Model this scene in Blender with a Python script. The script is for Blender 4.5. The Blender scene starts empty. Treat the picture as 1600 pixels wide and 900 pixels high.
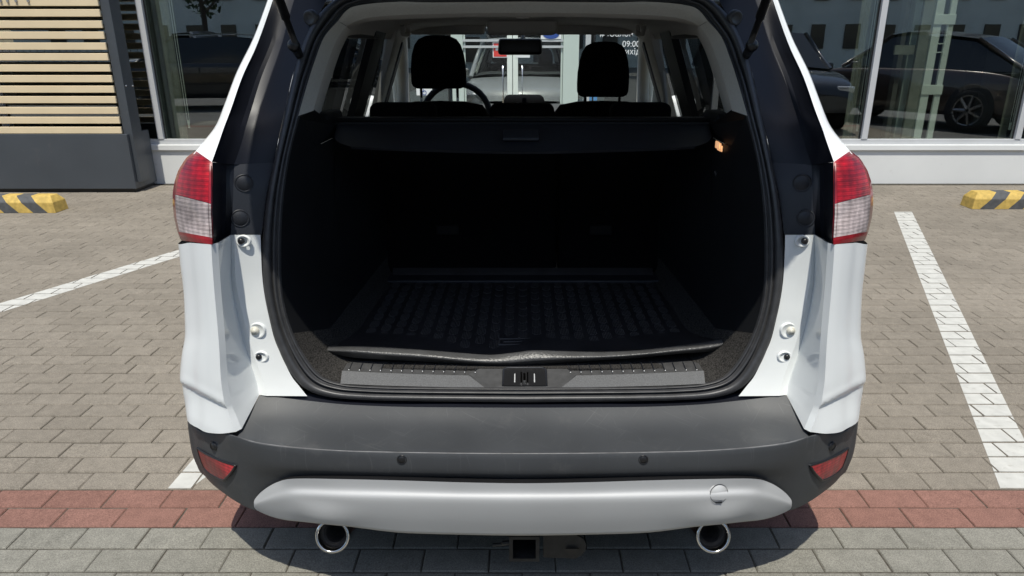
import bpy, bmesh, math, random
from mathutils import Vector, Matrix
R = math.radians
random.seed(7)
SC = bpy.context.scene
COL = SC.collection

# ------------------------------------------------------------------ camera, world, sun, exposure
F = 1100.0; CX = 817.0; CY = 450.0; HCAM = 1.48
TH = math.atan((450 - 69) / F)
cam = bpy.data.cameras.new('camera'); camo = bpy.data.objects.new('camera', cam); COL.objects.link(camo)
cam.sensor_width = 36; cam.lens = F / 1600 * 36; cam.shift_x = -17 / 1600
cam.clip_start = 0.05; cam.clip_end = 2000
camo.location = (0, 0, HCAM); camo.rotation_euler = (math.pi / 2 - TH, 0, 0)
SC.camera = camo
SUN_E = R(68); SUN_AZ = R(3)          # behind the camera, a little to the left
sunv = Vector((-math.sin(SUN_AZ) * math.cos(SUN_E), -math.cos(SUN_AZ) * math.cos(SUN_E), math.sin(SUN_E)))
w = bpy.data.worlds.new('World'); SC.world = w; w.use_nodes = True
nt = w.node_tree; bg = nt.nodes['Background']
sky = nt.nodes.new('ShaderNodeTexSky'); sky.sky_type = 'NISHITA'; sky.sun_disc = False
sky.sun_elevation = SUN_E; sky.sun_rotation = math.pi + SUN_AZ
nt.links.new(sky.outputs[0], bg.inputs[0]); bg.inputs[1].default_value = 0.13
sun = bpy.data.lights.new('sun', 'SUN'); sun.energy = 3.6; sun.angle = R(0.55); sun.color = (1, 0.965, 0.87)
suno = bpy.data.objects.new('sun', sun); COL.objects.link(suno)
suno.rotation_euler = sunv.to_track_quat('Z', 'Y').to_euler()
SC.view_settings.view_transform = 'Standard'; SC.view_settings.look = 'None'
SC.view_settings.exposure = 0.30; SC.view_settings.gamma = 1
SC.cycles.caustics_reflective = False; SC.cycles.caustics_refractive = False
SC.cycles.max_bounces = 10; SC.cycles.transparent_max_bounces = 16

# ------------------------------------------------------------------ measuring helpers
def ray(px, py):
    v = (py - CY) / F; u = (px - CX) / F
    return u, math.cos(TH) - v * math.sin(TH), math.sin(TH) + v * math.cos(TH)
def P(px, py, Y):
    u, h, dn = ray(px, py); d = Y / h
    return Vector((u * d, Y, HCAM - dn * d))
def G(px, py):
    u, h, dn = ray(px, py); d = HCAM / dn
    return Vector((u * d, h * d, 0))
def Cc(px, py, Y): return P(px, py, Y * 0.96)     # car stations
def proj(p):
    y = p[1]; z = p[2] - HCAM
    d = y * math.cos(TH) - z * math.sin(TH)
    vy = -(y * math.sin(TH) + z * math.cos(TH))
    if d < 0.1: return None
    return CX + F * p[0] / d, CY + F * vy / d

# ------------------------------------------------------------------ materials
MATS = {}
def mat(name, col, rough=0.5, metal=0.0, coat=0.0, var=0.08, scale=8.0, bump=0.0, bscale=200.0, spec=0.5, rvar=0.0, emit=None, dirt=None):
    m = bpy.data.materials.new(name); m.use_nodes = True; n = m.node_tree.nodes; l = m.node_tree.links
    b = n['Principled BSDF']; b.inputs['Roughness'].default_value = rough; b.inputs['Metallic'].default_value = metal
    b.inputs['Coat Weight'].default_value = coat; b.inputs['Coat Roughness'].default_value = 0.03
    b.inputs['Specular IOR Level'].default_value = spec
    tc = n.new('ShaderNodeTexCoord')
    no = n.new('ShaderNodeTexNoise'); no.inputs['Scale'].default_value = scale; no.inputs['Detail'].default_value = 6
    l.new(tc.outputs['Object'], no.inputs['Vector'])
    mr = n.new('ShaderNodeMapRange'); mr.inputs[3].default_value = 1 - var; mr.inputs[4].default_value = 1 + var
    mr.inputs[1].default_value = 0.3; mr.inputs[2].default_value = 0.7
    l.new(no.outputs['Fac'], mr.inputs[0])
    mx = n.new('ShaderNodeVectorMath'); mx.operation = 'SCALE'
    mx.inputs[0].default_value = col; l.new(mr.outputs[0], mx.inputs['Scale'])
    last = mx.outputs[0]
    if dirt:
        dn_ = n.new('ShaderNodeTexNoise'); dn_.inputs['Scale'].default_value = dirt[1]; dn_.inputs['Detail'].default_value = 8
        dn_.inputs['Roughness'].default_value = 0.7
        l.new(tc.outputs['Object'], dn_.inputs['Vector'])
        dr = n.new('ShaderNodeMapRange'); dr.inputs[1].default_value = dirt[2]; dr.inputs[2].default_value = dirt[2] + 0.15
        dr.inputs[4].default_value = dirt[3]
        l.new(dn_.outputs['Fac'], dr.inputs[0])
        dm = n.new('ShaderNodeMix'); dm.data_type = 'RGBA'; l.new(dr.outputs[0], dm.inputs[0]); l.new(last, dm.inputs[6])
        dm.inputs[7].default_value = (*dirt[0], 1); last = dm.outputs[2]
    l.new(last, b.inputs['Base Color'])
    if rvar:
        rr = n.new('ShaderNodeMapRange'); rr.inputs[3].default_value = rough - rvar; rr.inputs[4].default_value = rough + rvar
        l.new(no.outputs['Fac'], rr.inputs[0]); l.new(rr.outputs[0], b.inputs['Roughness'])
    if bump:
        n2 = n.new('ShaderNodeTexNoise'); n2.inputs['Scale'].default_value = bscale; n2.inputs['Detail'].default_value = 3
        l.new(tc.outputs['Object'], n2.inputs['Vector'])
        bp = n.new('ShaderNodeBump'); bp.inputs['Strength'].default_value = bump; bp.inputs['Distance'].default_value = 0.002
        l.new(n2.outputs['Fac'], bp.inputs['Height']); l.new(bp.outputs[0], b.inputs['Normal'])
    if emit:
        b.inputs['Emission Color'].default_value = (*emit[0], 1); b.inputs['Emission Strength'].default_value = emit[1]
    MATS[name] = m
    return m

def glass(name, tint, refl_ior=1.7, rough=0.0):
    m = bpy.data.materials.new(name); m.use_nodes = True; n = m.node_tree.nodes; l = m.node_tree.links
    for x in list(n):
        if x.type != 'OUTPUT_MATERIAL': n.remove(x)
    out = [x for x in n if x.type == 'OUTPUT_MATERIAL'][0]
    tr = n.new('ShaderNodeBsdfTransparent'); tr.inputs[0].default_value = (*tint, 1)
    gl = n.new('ShaderNodeBsdfGlossy'); gl.inputs['Roughness'].default_value = rough
    fr = n.new('ShaderNodeFresnel')
    ge = n.new('ShaderNodeNewGeometry'); iv = n.new('ShaderNodeMapRange'); iv.inputs[3].default_value = refl_ior; iv.inputs[4].default_value = 1 / refl_ior
    l.new(ge.outputs['Backfacing'], iv.inputs[0]); l.new(iv.outputs[0], fr.inputs[0])
    no = n.new('ShaderNodeTexNoise'); no.inputs['Scale'].default_value = 0.9
    tc = n.new('ShaderNodeTexCoord'); l.new(tc.outputs['Object'], no.inputs['Vector'])
    bp = n.new('ShaderNodeBump'); bp.inputs['Strength'].default_value = 0.25; bp.inputs['Distance'].default_value = 0.004
    l.new(no.outputs['Fac'], bp.inputs['Height']); l.new(bp.outputs[0], gl.inputs['Normal'])
    mx = n.new('ShaderNodeMixShader'); l.new(fr.outputs[0], mx.inputs[0]); l.new(tr.outputs[0], mx.inputs[1]); l.new(gl.outputs[0], mx.inputs[2])
    l.new(mx.outputs[0], out.inputs[0]); MATS[name] = m
    return m

def brick_mat(name, c1, c2):
    m = bpy.data.materials.new(name); m.use_nodes = True; n = m.node_tree.nodes; l = m.node_tree.links
    b = n['Principled BSDF']; b.inputs['Roughness'].default_value = 0.88; b.inputs['Specular IOR Level'].default_value = 0.25
    oi = n.new('ShaderNodeObjectInfo'); ge = n.new('ShaderNodeNewGeometry')
    ad = n.new('ShaderNodeMath'); ad.operation = 'ADD'; l.new(oi.outputs['Random'], ad.inputs[0]); l.new(ge.outputs['Random Per Island'], ad.inputs[1])
    fr = n.new('ShaderNodeMath'); fr.operation = 'FRACT'; l.new(ad.outputs[0], fr.inputs[0])
    big = n.new('ShaderNodeTexNoise'); big.inputs['Scale'].default_value = 1.1; big.inputs['Detail'].default_value = 6
    l.new(ge.outputs['Position'], big.inputs['Vector'])
    grain = n.new('ShaderNodeTexNoise'); grain.inputs['Scale'].default_value = 260; grain.inputs['Detail'].default_value = 3
    l.new(ge.outputs['Position'], grain.inputs['Vector'])
    blot = n.new('ShaderNodeTexNoise'); blot.inputs['Scale'].default_value = 22; blot.inputs['Detail'].default_value = 8; blot.inputs['Roughness'].default_value = 0.7
    l.new(ge.outputs['Position'], blot.inputs['Vector'])
    mix = n.new('ShaderNodeMix'); mix.data_type = 'RGBA'; mix.inputs[6].default_value = (*c1, 1); mix.inputs[7].default_value = (*c2, 1)
    l.new(fr.outputs[0], mix.inputs[0])
    def mr(src, a, bb, lo, hi):
        x = n.new('ShaderNodeMapRange'); x.inputs[1].default_value = a; x.inputs[2].default_value = bb
        x.inputs[3].default_value = lo; x.inputs[4].default_value = hi; l.new(src, x.inputs[0]); return x.outputs[0]
    f1 = mr(big.outputs['Fac'], .35, .65, .90, 1.08); f2 = mr(grain.outputs['Fac'], .3, .7, .68, 1.32); f3 = mr(blot.outputs['Fac'], .35, .68, .86, 1.12)
    a = n.new('ShaderNodeMath'); a.operation = 'MULTIPLY'; l.new(f1, a.inputs[0]); l.new(f2, a.inputs[1])
    a2 = n.new('ShaderNodeMath'); a2.operation = 'MULTIPLY'; l.new(a.outputs[0], a2.inputs[0]); l.new(f3, a2.inputs[1])
    sc = n.new('ShaderNodeVectorMath'); sc.operation = 'SCALE'; l.new(mix.outputs[2], sc.inputs[0]); l.new(a2.outputs[0], sc.inputs['Scale'])
    l.new(sc.outputs[0], b.inputs['Base Color'])
    bp = n.new('ShaderNodeBump'); bp.inputs['Strength'].default_value = 0.5; bp.inputs['Distance'].default_value = 0.0015
    l.new(grain.outputs['Fac'], bp.inputs['Height']); l.new(bp.outputs[0], b.inputs['Normal'])
    return m

M = {}
M['white'] = mat('white_paint', (0.79, 0.81, 0.80), 0.35, coat=0.6, var=0.015, scale=2)
M['black_gloss'] = mat('black_pillar_paint', (0.008, 0.009, 0.014), 0.42, spec=0.35, coat=0.0, var=0.2, scale=3)
M['black_satin'] = mat('black_moulded_plastic', (0.016, 0.018, 0.024), 0.5, var=0.15, bump=0.1, bscale=300)
M['rubber'] = mat('seal_rubber', (0.048, 0.048, 0.050), 0.42, var=0.2, scale=30, bump=0.15, bscale=120, dirt=((0.12, 0.11, 0.10), 60, 0.62, 0.35))
M['bumper'] = mat('charcoal_bumper_plastic', (0.046, 0.049, 0.053), 0.5, var=0.10, scale=5, bump=0.25, bscale=700, dirt=((0.10, 0.098, 0.095), 9, 0.56, 0.35), rvar=0.12)
def scratches(m, amount=0.35):
    n = m.node_tree.nodes; l = m.node_tree.links; b = n['Principled BSDF']
    src = b.inputs['Base Color'].links[0].from_socket; tc = n.new('ShaderNodeTexCoord'); prev = None
    for ang, sx, sy, th_ in ((0.5, 9, 260, .70), (-0.9, 7, 220, .71), (1.3, 12, 300, .715)):
        mp = n.new('ShaderNodeMapping'); mp.inputs['Rotation'].default_value = (0, 0, ang); l.new(tc.outputs['Object'], mp.inputs[0])
        mp2 = n.new('ShaderNodeMapping'); mp2.inputs['Scale'].default_value = (sx, sy, 5); l.new(mp.outputs[0], mp2.inputs[0])
        no = n.new('ShaderNodeTexNoise'); no.inputs['Scale'].default_value = 1; no.inputs['Detail'].default_value = 1; l.new(mp2.outputs[0], no.inputs[0])
        r = n.new('ShaderNodeMapRange'); r.inputs[1].default_value = th_; r.inputs[2].default_value = th_ + .05; r.inputs[4].default_value = amount; l.new(no.outputs['Fac'], r.inputs[0])
        mx = n.new('ShaderNodeMix'); mx.data_type = 'RGBA'; l.new(r.outputs[0], mx.inputs[0]); l.new(src, mx.inputs[6]); mx.inputs[7].default_value = (.22, .22, .22, 1)
        src = mx.outputs[2]
    l.new(src, b.inputs['Base Color'])
scratches(M['bumper'], 0.11)
M['lip_edge'] = mat('lip_highlight_plastic', (0.13, 0.13, 0.132), 0.5, var=0.35, scale=25)  # lighter grey than the bumper, paints in the highlight on its lip
M['silver'] = mat('silver_painted_plastic', (0.46, 0.465, 0.465), 0.55, metal=0.05, coat=0.0, var=0.03, scale=5, bump=0.05, bscale=900)
M['carpet'] = mat('black_carpet', (0.036, 0.034, 0.032), 0.95, var=0.9, scale=260, bump=1.0, bscale=500, spec=0.1)
M['trim_black'] = mat('black_cabin_trim', (0.007, 0.0075, 0.009), 0.6, var=0.2, bump=0.2, bscale=400, spec=0.25)
M['fabric_black'] = mat('black_seat_fabric', (0.005, 0.005, 0.006), 0.9, var=0.3, scale=200, bump=0.4, bscale=600, spec=0.08)
M['cover'] = mat('cargo_cover_vinyl', (0.016, 0.018, 0.024), 0.45, var=0.2, scale=6, bump=0.3, bscale=500)
M['sill_dark'] = mat('sill_plate_dark_plastic', (0.060, 0.060, 0.061), 0.5, var=0.2, scale=40, bump=0.3, bscale=500)
M['sill_grey'] = mat('sill_plate_grained_plastic', (0.12, 0.122, 0.125), 0.55, var=0.35, scale=450, bump=0.6, bscale=500)
M['beige'] = mat('grey_beige_pillar_trim', (0.56, 0.54, 0.49), 0.8, var=0.05, scale=150, bump=0.2, bscale=700)
M['liner'] = mat('headliner_cloth', (0.68, 0.65, 0.60), 0.95, var=0.06, scale=200, bump=0.3, bscale=600, spec=0.1)
M['lip'] = mat('curled_rubber_lip', (0.060, 0.060, 0.060), 0.36, var=0.2, scale=14, bump=0.8, bscale=160, rvar=0.1)
M['mat'] = mat('rubber_mat', (0.022, 0.022, 0.024), 0.38, var=0.2, scale=14, bump=0.5, bscale=45, rvar=0.12)
M['rib'] = mat('rubber_mat_rib', (0.075, 0.075, 0.077), 0.4, var=0.1)
M['chrome'] = mat('polished_steel', (0.75, 0.74, 0.72), 0.12, metal=1.0, var=0.05, scale=30)
M['soot'] = mat('sooty_steel', (0.05, 0.047, 0.044), 0.7, metal=0.3, var=0.3, scale=40)
M['steel_black'] = mat('painted_hitch_steel', (0.016, 0.016, 0.016), 0.6, var=0.4, scale=60, bump=0.3, bscale=150, dirt=((0.05, 0.045, 0.04), 70, 0.62, 0.4))
M['plug'] = mat('black_plug', (0.012, 0.012, 0.013), 0.35, var=0.1)
M['plug_white'] = mat('ivory_plug', (0.62, 0.60, 0.52), 0.4, var=0.08, scale=60)
M['lamp'] = mat('lit_cargo_lamp', (0.9, 0.7, 0.5), 0.3, var=0.3, scale=150, emit=((1.0, 0.50, 0.22), 0.55))
M['tyre'] = mat('tyre_rubber', (0.022, 0.022, 0.022), 0.8, var=0.2)
M['alloy'] = mat('wheel_alloy', (0.26, 0.26, 0.26), 0.35, metal=0.9, var=0.05)
M['frame_white'] = mat('window_frame_aluminium', (0.55, 0.56, 0.57), 0.45, metal=0.1, var=0.04, scale=5)
M['wall_white'] = mat('white_clad_wall', (0.74, 0.75, 0.735), 0.55, var=0.04, scale=1.5, bump=0.1, bscale=60, dirt=((0.42, 0.40, 0.36), 5, 0.62, 0.5))
M['anthracite'] = mat('anthracite_panel', (0.060, 0.068, 0.078), 0.42, var=0.06, scale=3, bump=0.05, bscale=300, dirt=((0.13, 0.13, 0.125), 4, 0.6, 0.35))
M['wood'] = mat('tan_slat_coating', (0.74, 0.60, 0.39), 0.6, var=0.05, scale=3)
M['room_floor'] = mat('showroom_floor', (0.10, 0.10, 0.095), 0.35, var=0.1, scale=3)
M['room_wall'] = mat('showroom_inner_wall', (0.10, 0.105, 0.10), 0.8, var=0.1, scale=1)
M['pale_green'] = mat('pale_partition', (0.55, 0.62, 0.57), 0.5, var=0.05, scale=2)
M['pale_bar'] = mat('pale_metal_bar', (0.80, 0.84, 0.78), 0.4, var=0.05)
M['curtain'] = mat('grey_blind_fabric', (0.22, 0.23, 0.20), 0.9, var=0.15, scale=12)
M['sign_red'] = mat('red_sign_print', (0.75, 0.06, 0.05), 0.5, var=0.04)
M['sign_white'] = mat('white_sign_print', (0.85, 0.85, 0.85), 0.5, var=0.02)
M['sign_blue'] = mat('blue_sign_print', (0.03, 0.08, 0.32), 0.5, var=0.03)
M['sign_lblue'] = mat('light_blue_sign_print', (0.10, 0.28, 0.55), 0.5, var=0.03)
M['letter_grey'] = mat('grey_letter_metal', (0.25, 0.24, 0.23), 0.5, var=0.04)
M['line_paint'] = mat('white_line_paint', (0.50, 0.495, 0.46), 0.75, var=0.10, scale=18, bump=0.5, bscale=260, dirt=((0.30, 0.28, 0.24), 30, 0.58, 0.7))
M['sand'] = mat('joint_sand', (0.095, 0.085, 0.070), 0.95, var=0.35, scale=40, bump=0.6, bscale=300, spec=0.1)
M['asphalt'] = mat('asphalt', (0.10, 0.10, 0.098), 0.9, var=0.15, scale=2, bump=0.5, bscale=200)
M['concrete'] = mat('grey_panel_facade', (0.78, 0.78, 0.70), 0.85, var=0.10, scale=0.6)
M['win_dark'] = mat('dark_window_glass', (0.02, 0.024, 0.03), 0.08, var=0.1)
M['paint_brown'] = mat('dark_brown_car_paint', (0.050, 0.034, 0.030), 0.25, coat=1, var=0.03)
M['paint_black'] = mat('black_car_paint', (0.012, 0.012, 0.014), 0.25, coat=1, var=0.03)
M['paint_grey'] = mat('pale_grey_car_paint', (0.42, 0.43, 0.44), 0.3, coat=1, var=0.03)
M['paint_white2'] = mat('second_white_car_paint', (0.68, 0.69, 0.70), 0.3, coat=1, var=0.03)
M['bark'] = mat('tree_bark', (0.08, 0.06, 0.045), 0.9, var=0.3, scale=12)
M['leaf'] = mat('tree_leaf', (0.05, 0.085, 0.03), 0.6, var=0.4, scale=1.5)
M['lamp_glass'] = mat('headlamp_glass', (0.7, 0.72, 0.75), 0.1, metal=0.3, var=0.05)
M['dash'] = mat('dashboard_plastic', (0.06, 0.06, 0.062), 0.5, var=0.1, bump=0.1)
M['brick_warm'] = brick_mat('warm_grey_paver', (0.204, 0.180, 0.147), (0.234, 0.207, 0.170))
M['brick_grey'] = brick_mat('cool_grey_paver', (0.200, 0.192, 0.163), (0.228, 0.219, 0.187))
M['brick_red'] = brick_mat('red_paver', (0.205, 0.106, 0.083), (0.238, 0.126, 0.100))
M['shop_glass'] = glass('shop_window_glass', (0.88, 0.92, 0.88), 2.9)
M['door_glass'] = glass('shop_door_glass', (0.66, 0.72, 0.70), 3.0)
M['wind_glass'] = glass('windscreen_glass', (0.90, 0.95, 0.93), 1.3)
M['tint_glass'] = glass('privacy_glass', (0.16, 0.17, 0.165), 1.5)
M['side_glass'] = glass('side_window_glass', (0.50, 0.54, 0.52), 1.4)

def stripes_mat():
    m = bpy.data.materials.new('yellow_black_hazard_paint'); m.use_nodes = True; n = m.node_tree.nodes; l = m.node_tree.links
    b = n['Principled BSDF']; b.inputs['Roughness'].default_value = 0.7
    tc = n.new('ShaderNodeTexCoord'); sp = n.new('ShaderNodeSeparateXYZ'); l.new(tc.outputs['Object'], sp.inputs[0])
    a = n.new('ShaderNodeMath'); a.operation = 'MULTIPLY_ADD'; l.new(sp.outputs[2], a.inputs[0]); a.inputs[1].default_value = -1.0; l.new(sp.outputs[0], a.inputs[2])
    a1 = n.new('ShaderNodeMath'); a1.operation = 'MULTIPLY_ADD'; l.new(sp.outputs[1], a1.inputs[0]); a1.inputs[1].default_value = 0.0; l.new(a.outputs[0], a1.inputs[2])
    no0 = n.new('ShaderNodeTexNoise'); no0.inputs['Scale'].default_value = 30; l.new(tc.outputs['Object'], no0.inputs[0])
    a2 = n.new('ShaderNodeMath'); a2.operation = 'MULTIPLY_ADD'; l.new(no0.outputs['Fac'], a2.inputs[0]); a2.inputs[1].default_value = 0.006; l.new(a1.outputs[0], a2.inputs[2])
    d = n.new('ShaderNodeMath'); d.operation = 'DIVIDE'; l.new(a2.outputs[0], d.inputs[0]); d.inputs[1].default_value = 0.27
    f = n.new('ShaderNodeMath'); f.operation = 'FRACT'; l.new(d.outputs[0], f.inputs[0])
    g = n.new('ShaderNodeMath'); g.operation = 'GREATER_THAN'; l.new(f.outputs[0], g.inputs[0]); g.inputs[1].default_value = 0.5
    g2 = n.new('ShaderNodeMath'); g2.operation = 'GREATER_THAN'; l.new(a2.outputs[0], g2.inputs[0]); g2.inputs[1].default_value = 0.36
    g3 = n.new('ShaderNodeMath'); g3.operation = 'MULTIPLY'; l.new(g.outputs[0], g3.inputs[0]); l.new(g2.outputs[0], g3.inputs[1])
    mx = n.new('ShaderNodeMix'); mx.data_type = 'RGBA'; l.new(g3.outputs[0], mx.inputs[0])
    mx.inputs[6].default_value = (0.58, 0.40, 0.10, 1); mx.inputs[7].default_value = (0.085, 0.087, 0.09, 1)
    no = n.new('ShaderNodeTexNoise'); no.inputs['Scale'].default_value = 25; no.inputs['Detail'].default_value = 8; l.new(tc.outputs['Object'], no.inputs[0])
    r = n.new('ShaderNodeMapRange'); r.inputs[1].default_value = .35; r.inputs[2].default_value = .7; r.inputs[3].default_value = .78; r.inputs[4].default_value = 1.12; l.new(no.outputs['Fac'], r.inputs[0])
    s = n.new('ShaderNodeVectorMath'); s.operation = 'SCALE'; l.new(mx.outputs[2], s.inputs[0]); l.new(r.outputs[0], s.inputs['Scale'])
    l.new(s.outputs[0], b.inputs['Base Color'])
    return m
M['hazard'] = stripes_mat()

def lens_mat(name, col, ribs=260.0, strength=0.7, spark=0.5):
    m = bpy.data.materials.new(name); m.use_nodes = True; n = m.node_tree.nodes; l = m.node_tree.links
    b = n['Principled BSDF']; b.inputs['Roughness'].default_value = 0.3; b.inputs['Specular IOR Level'].default_value = 0.2; b.inputs['Coat Weight'].default_value = 0.5; b.inputs['Coat Roughness'].default_value = 0.02
    tc = n.new('ShaderNodeTexCoord')
    wv = n.new('ShaderNodeTexWave'); wv.bands_direction = 'Z'; wv.inputs['Scale'].default_value = ribs / 6.28; wv.inputs['Distortion'].default_value = 0.6
    l.new(tc.outputs['Object'], wv.inputs[0])
    vo = n.new('ShaderNodeTexVoronoi'); vo.inputs['Scale'].default_value = 130; l.new(tc.outputs['Object'], vo.inputs['Vector'])
    r = n.new('ShaderNodeMapRange'); r.inputs[1].default_value = 0.0; r.inputs[2].default_value = 0.7; r.inputs[3].default_value = 1 + spark; r.inputs[4].default_value = 1 - spark * 0.6
    l.new(vo.outputs['Distance'], r.inputs[0])
    big = n.new('ShaderNodeTexNoise'); big.inputs['Scale'].default_value = 14; l.new(tc.outputs['Object'], big.inputs[0])
    r2 = n.new('ShaderNodeMapRange'); r2.inputs[1].default_value = .35; r2.inputs[2].default_value = .65; r2.inputs[3].default_value = .55; r2.inputs[4].default_value = 1.35; l.new(big.outputs['Fac'], r2.inputs[0])
    mu = n.new('ShaderNodeMath'); mu.operation = 'MULTIPLY'; l.new(r.outputs[0], mu.inputs[0]); l.new(r2.outputs[0], mu.inputs[1])
    w2 = n.new('ShaderNodeTexWave'); w2.bands_direction = 'Z'; w2.inputs['Scale'].default_value = ribs / 15; w2.inputs['Distortion'].default_value = 1.2
    l.new(tc.outputs['Object'], w2.inputs[0])
    w3 = n.new('ShaderNodeTexWave'); w3.bands_direction = 'X'; w3.inputs['Scale'].default_value = ribs / 28; w3.inputs['Distortion'].default_value = 2.5; l.new(tc.outputs['Object'], w3.inputs[0])
    rw = n.new('ShaderNodeMapRange'); rw.inputs[3].default_value = 0.74; rw.inputs[4].default_value = 1.14; l.new(w2.outputs['Fac'], rw.inputs[0])
    rx = n.new('ShaderNodeMapRange'); rx.inputs[3].default_value = 0.86; rx.inputs[4].default_value = 1.10; l.new(w3.outputs['Fac'], rx.inputs[0])
    m2 = n.new('ShaderNodeMath'); m2.operation = 'MULTIPLY'; l.new(rw.outputs[0], m2.inputs[0]); l.new(rx.outputs[0], m2.inputs[1])
    m3 = n.new('ShaderNodeMath'); m3.operation = 'MULTIPLY'; l.new(mu.outputs[0], m3.inputs[0]); l.new(m2.outputs[0], m3.inputs[1])
    s = n.new('ShaderNodeVectorMath'); s.operation = 'SCALE'; s.inputs[0].default_value = col; l.new(m3.outputs[0], s.inputs['Scale']); l.new(s.outputs[0], b.inputs['Base Color'])
    bp = n.new('ShaderNodeBump'); bp.inputs['Strength'].default_value = strength; bp.inputs['Distance'].default_value = 0.002
    l.new(wv.outputs['Fac'], bp.inputs['Height']); l.new(bp.outputs[0], b.inputs['Normal'])
    return m
M['lens_red'] = lens_mat('red_ribbed_lens', (0.34, 0.004, 0.010), 420, 0.2, 0.16)
M['lens_redflat'] = lens_mat('red_smooth_lens', (0.28, 0.014, 0.022), 40, 0.05, 0.1)
M['lens_clear'] = lens_mat('clear_ribbed_lens', (0.46, 0.385, 0.375), 500, 0.15, 0.14)
M['reflector'] = lens_mat('red_reflector', (0.33, 0.020, 0.026), 500, 0.25, 0.2)

# ------------------------------------------------------------------ object helpers
def base_of(o):
    return Vector(o.get('_b', (0, 0, 0))) if o else Vector((0, 0, 0))
def thing(name, label, cat, loc=(0, 0, 0), group=None):
    o = bpy.data.objects.new(name, None); COL.objects.link(o); o.location = loc; o.empty_display_size = 0.1
    o['label'] = label; o['category'] = cat
    if group: o['group'] = group
    return o
def link(name, me, m, parent=None, smooth=False):
    if m is not None and not me.materials: me.materials.append(m)
    o = bpy.data.objects.new(name, me); COL.objects.link(o)
    if parent:
        o.parent = parent
        if parent.type == 'EMPTY': o.matrix_parent_inverse = Matrix.Translation(-Vector(parent.location))
    if smooth:
        me.polygons.foreach_set('use_smooth', [True] * len(me.polygons))
    return o
def obj(name, bm, m, parent=None, smooth=False, label=None, cat=None, group=None, kind=None, weld=False, sharp=None):
    if weld: bmesh.ops.remove_doubles(bm, verts=bm.verts, dist=1e-5)
    me = bpy.data.meshes.new(name); bm.to_mesh(me); bm.free()
    o = link(name, me, m, parent, smooth)
    if sharp: me.set_sharp_from_angle(angle=R(sharp))
    if label: o['label'] = label
    if cat: o['category'] = cat
    if group: o['group'] = group
    if kind: o['kind'] = kind
    return o
def box(bm, x0, x1, y0, y1, z0, z1, bev=0.0, seg=2):
    r = bmesh.ops.create_cube(bm, size=1.0)
    for v in r['verts']:
        v.co = Vector(((x0 + x1) / 2 + v.co.x * (x1 - x0), (y0 + y1) / 2 + v.co.y * (y1 - y0), (z0 + z1) / 2 + v.co.z * (z1 - z0)))
    if bev > 0:
        es = list({e for v in r['verts'] for e in v.link_edges})
        q = bmesh.ops.bevel(bm, geom=es, offset=bev, segments=seg, profile=0.5, affect='EDGES')
        return q['verts']
    return r['verts']
def bx(x0, x1, y0, y1, z0, z1, bev=0.0, seg=2):
    bm = bmesh.new(); box(bm, x0, x1, y0, y1, z0, z1, bev, seg); return bm
def tube(bm, pts, r, n=10, cap=True):
    pts = [Vector(p) for p in pts]; rings = []
    for i, p in enumerate(pts):
        t = (pts[min(i + 1, len(pts) - 1)] - pts[max(i - 1, 0)]).normalized()
        a = t.cross(Vector((0, 0, 1)))
        if a.length < 1e-3: a = t.cross(Vector((0, 1, 0)))
        a.normalize(); b = t.cross(a)
        rr = r[i] if isinstance(r, (list, tuple)) else r
        rings.append([bm.verts.new(p + (a * math.cos(2 * math.pi * k / n) + b * math.sin(2 * math.pi * k / n)) * rr) for k in range(n)])
    for i in range(len(rings) - 1):
        for k in range(n):
            bm.faces.new((rings[i][k], rings[i][(k + 1) % n], rings[i + 1][(k + 1) % n], rings[i + 1][k]))
    if cap: bm.faces.new(rings[0]); bm.faces.new(list(reversed(rings[-1])))
def lathe(bm, prof, c, axis, n=24):
    axis = Vector(axis).normalized(); a = axis.cross(Vector((0, 0, 1)))
    if a.length < 1e-3: a = Vector((1, 0, 0))
    a.normalize(); b = axis.cross(a); c = Vector(c); rings = []
    for (r, h) in prof:
        rings.append([bm.verts.new(c + axis * h + (a * math.cos(2 * math.pi * k / n) + b * math.sin(2 * math.pi * k / n)) * max(r, 1e-4)) for k in range(n)])
    for i in range(len(rings) - 1):
        for k in range(n):
            bm.faces.new((rings[i][k], rings[i][(k + 1) % n], rings[i + 1][(k + 1) % n], rings[i + 1][k]))
def cr(p, t):
    n = len(p); t = min(max(t, 0), n - 1 - 1e-9); i = int(t); f = t - i
    a = p[max(i - 1, 0)]; b = p[i]; c = p[min(i + 1, n - 1)]; d = p[min(i + 2, n - 1)]
    return 0.5 * ((2 * b) + (c - a) * f + (2 * a - 5 * b + 4 * c - d) * f * f + (3 * b - a - 3 * c + d) * f ** 3)
def resample(p, k): return [cr(p, i / k) for i in range((len(p) - 1) * k + 1)]
def grid_faces(bm, g, flip=False, close=False):
    vs = [[bm.verts.new(p) for p in row] for row in g]
    for i in range(len(vs) - 1):
        n = len(vs[i])
        for j in range(n if close else n - 1):
            q = (vs[i][j], vs[i][(j + 1) % n], vs[i + 1][(j + 1) % n], vs[i + 1][j])
            try: bm.faces.new(q if not flip else q[::-1])
            except ValueError: pass
    return vs
def loft(bm, rows, ku=4, kv=4, linear_across=False, mirror=True):
    rows = [resample(r, ku) for r in rows]
    if not linear_across or len(rows) > 2:
        cols = list(zip(*rows)); cols = [resample(list(c), kv) for c in cols]; rows = list(zip(*cols))
    grid_faces(bm, rows)
    if mirror: grid_faces(bm, [[Vector((-p.x, p.y, p.z)) for p in r] for r in rows], flip=True)
def C3(l): return [Cc(*p) for p in l]
def mir(p): return Vector((-p.x, p.y, p.z))
def symrow(half):                       # half runs from the outer side to the centre
    return half + [mir(p) for p in reversed(half[:-1])]
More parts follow.
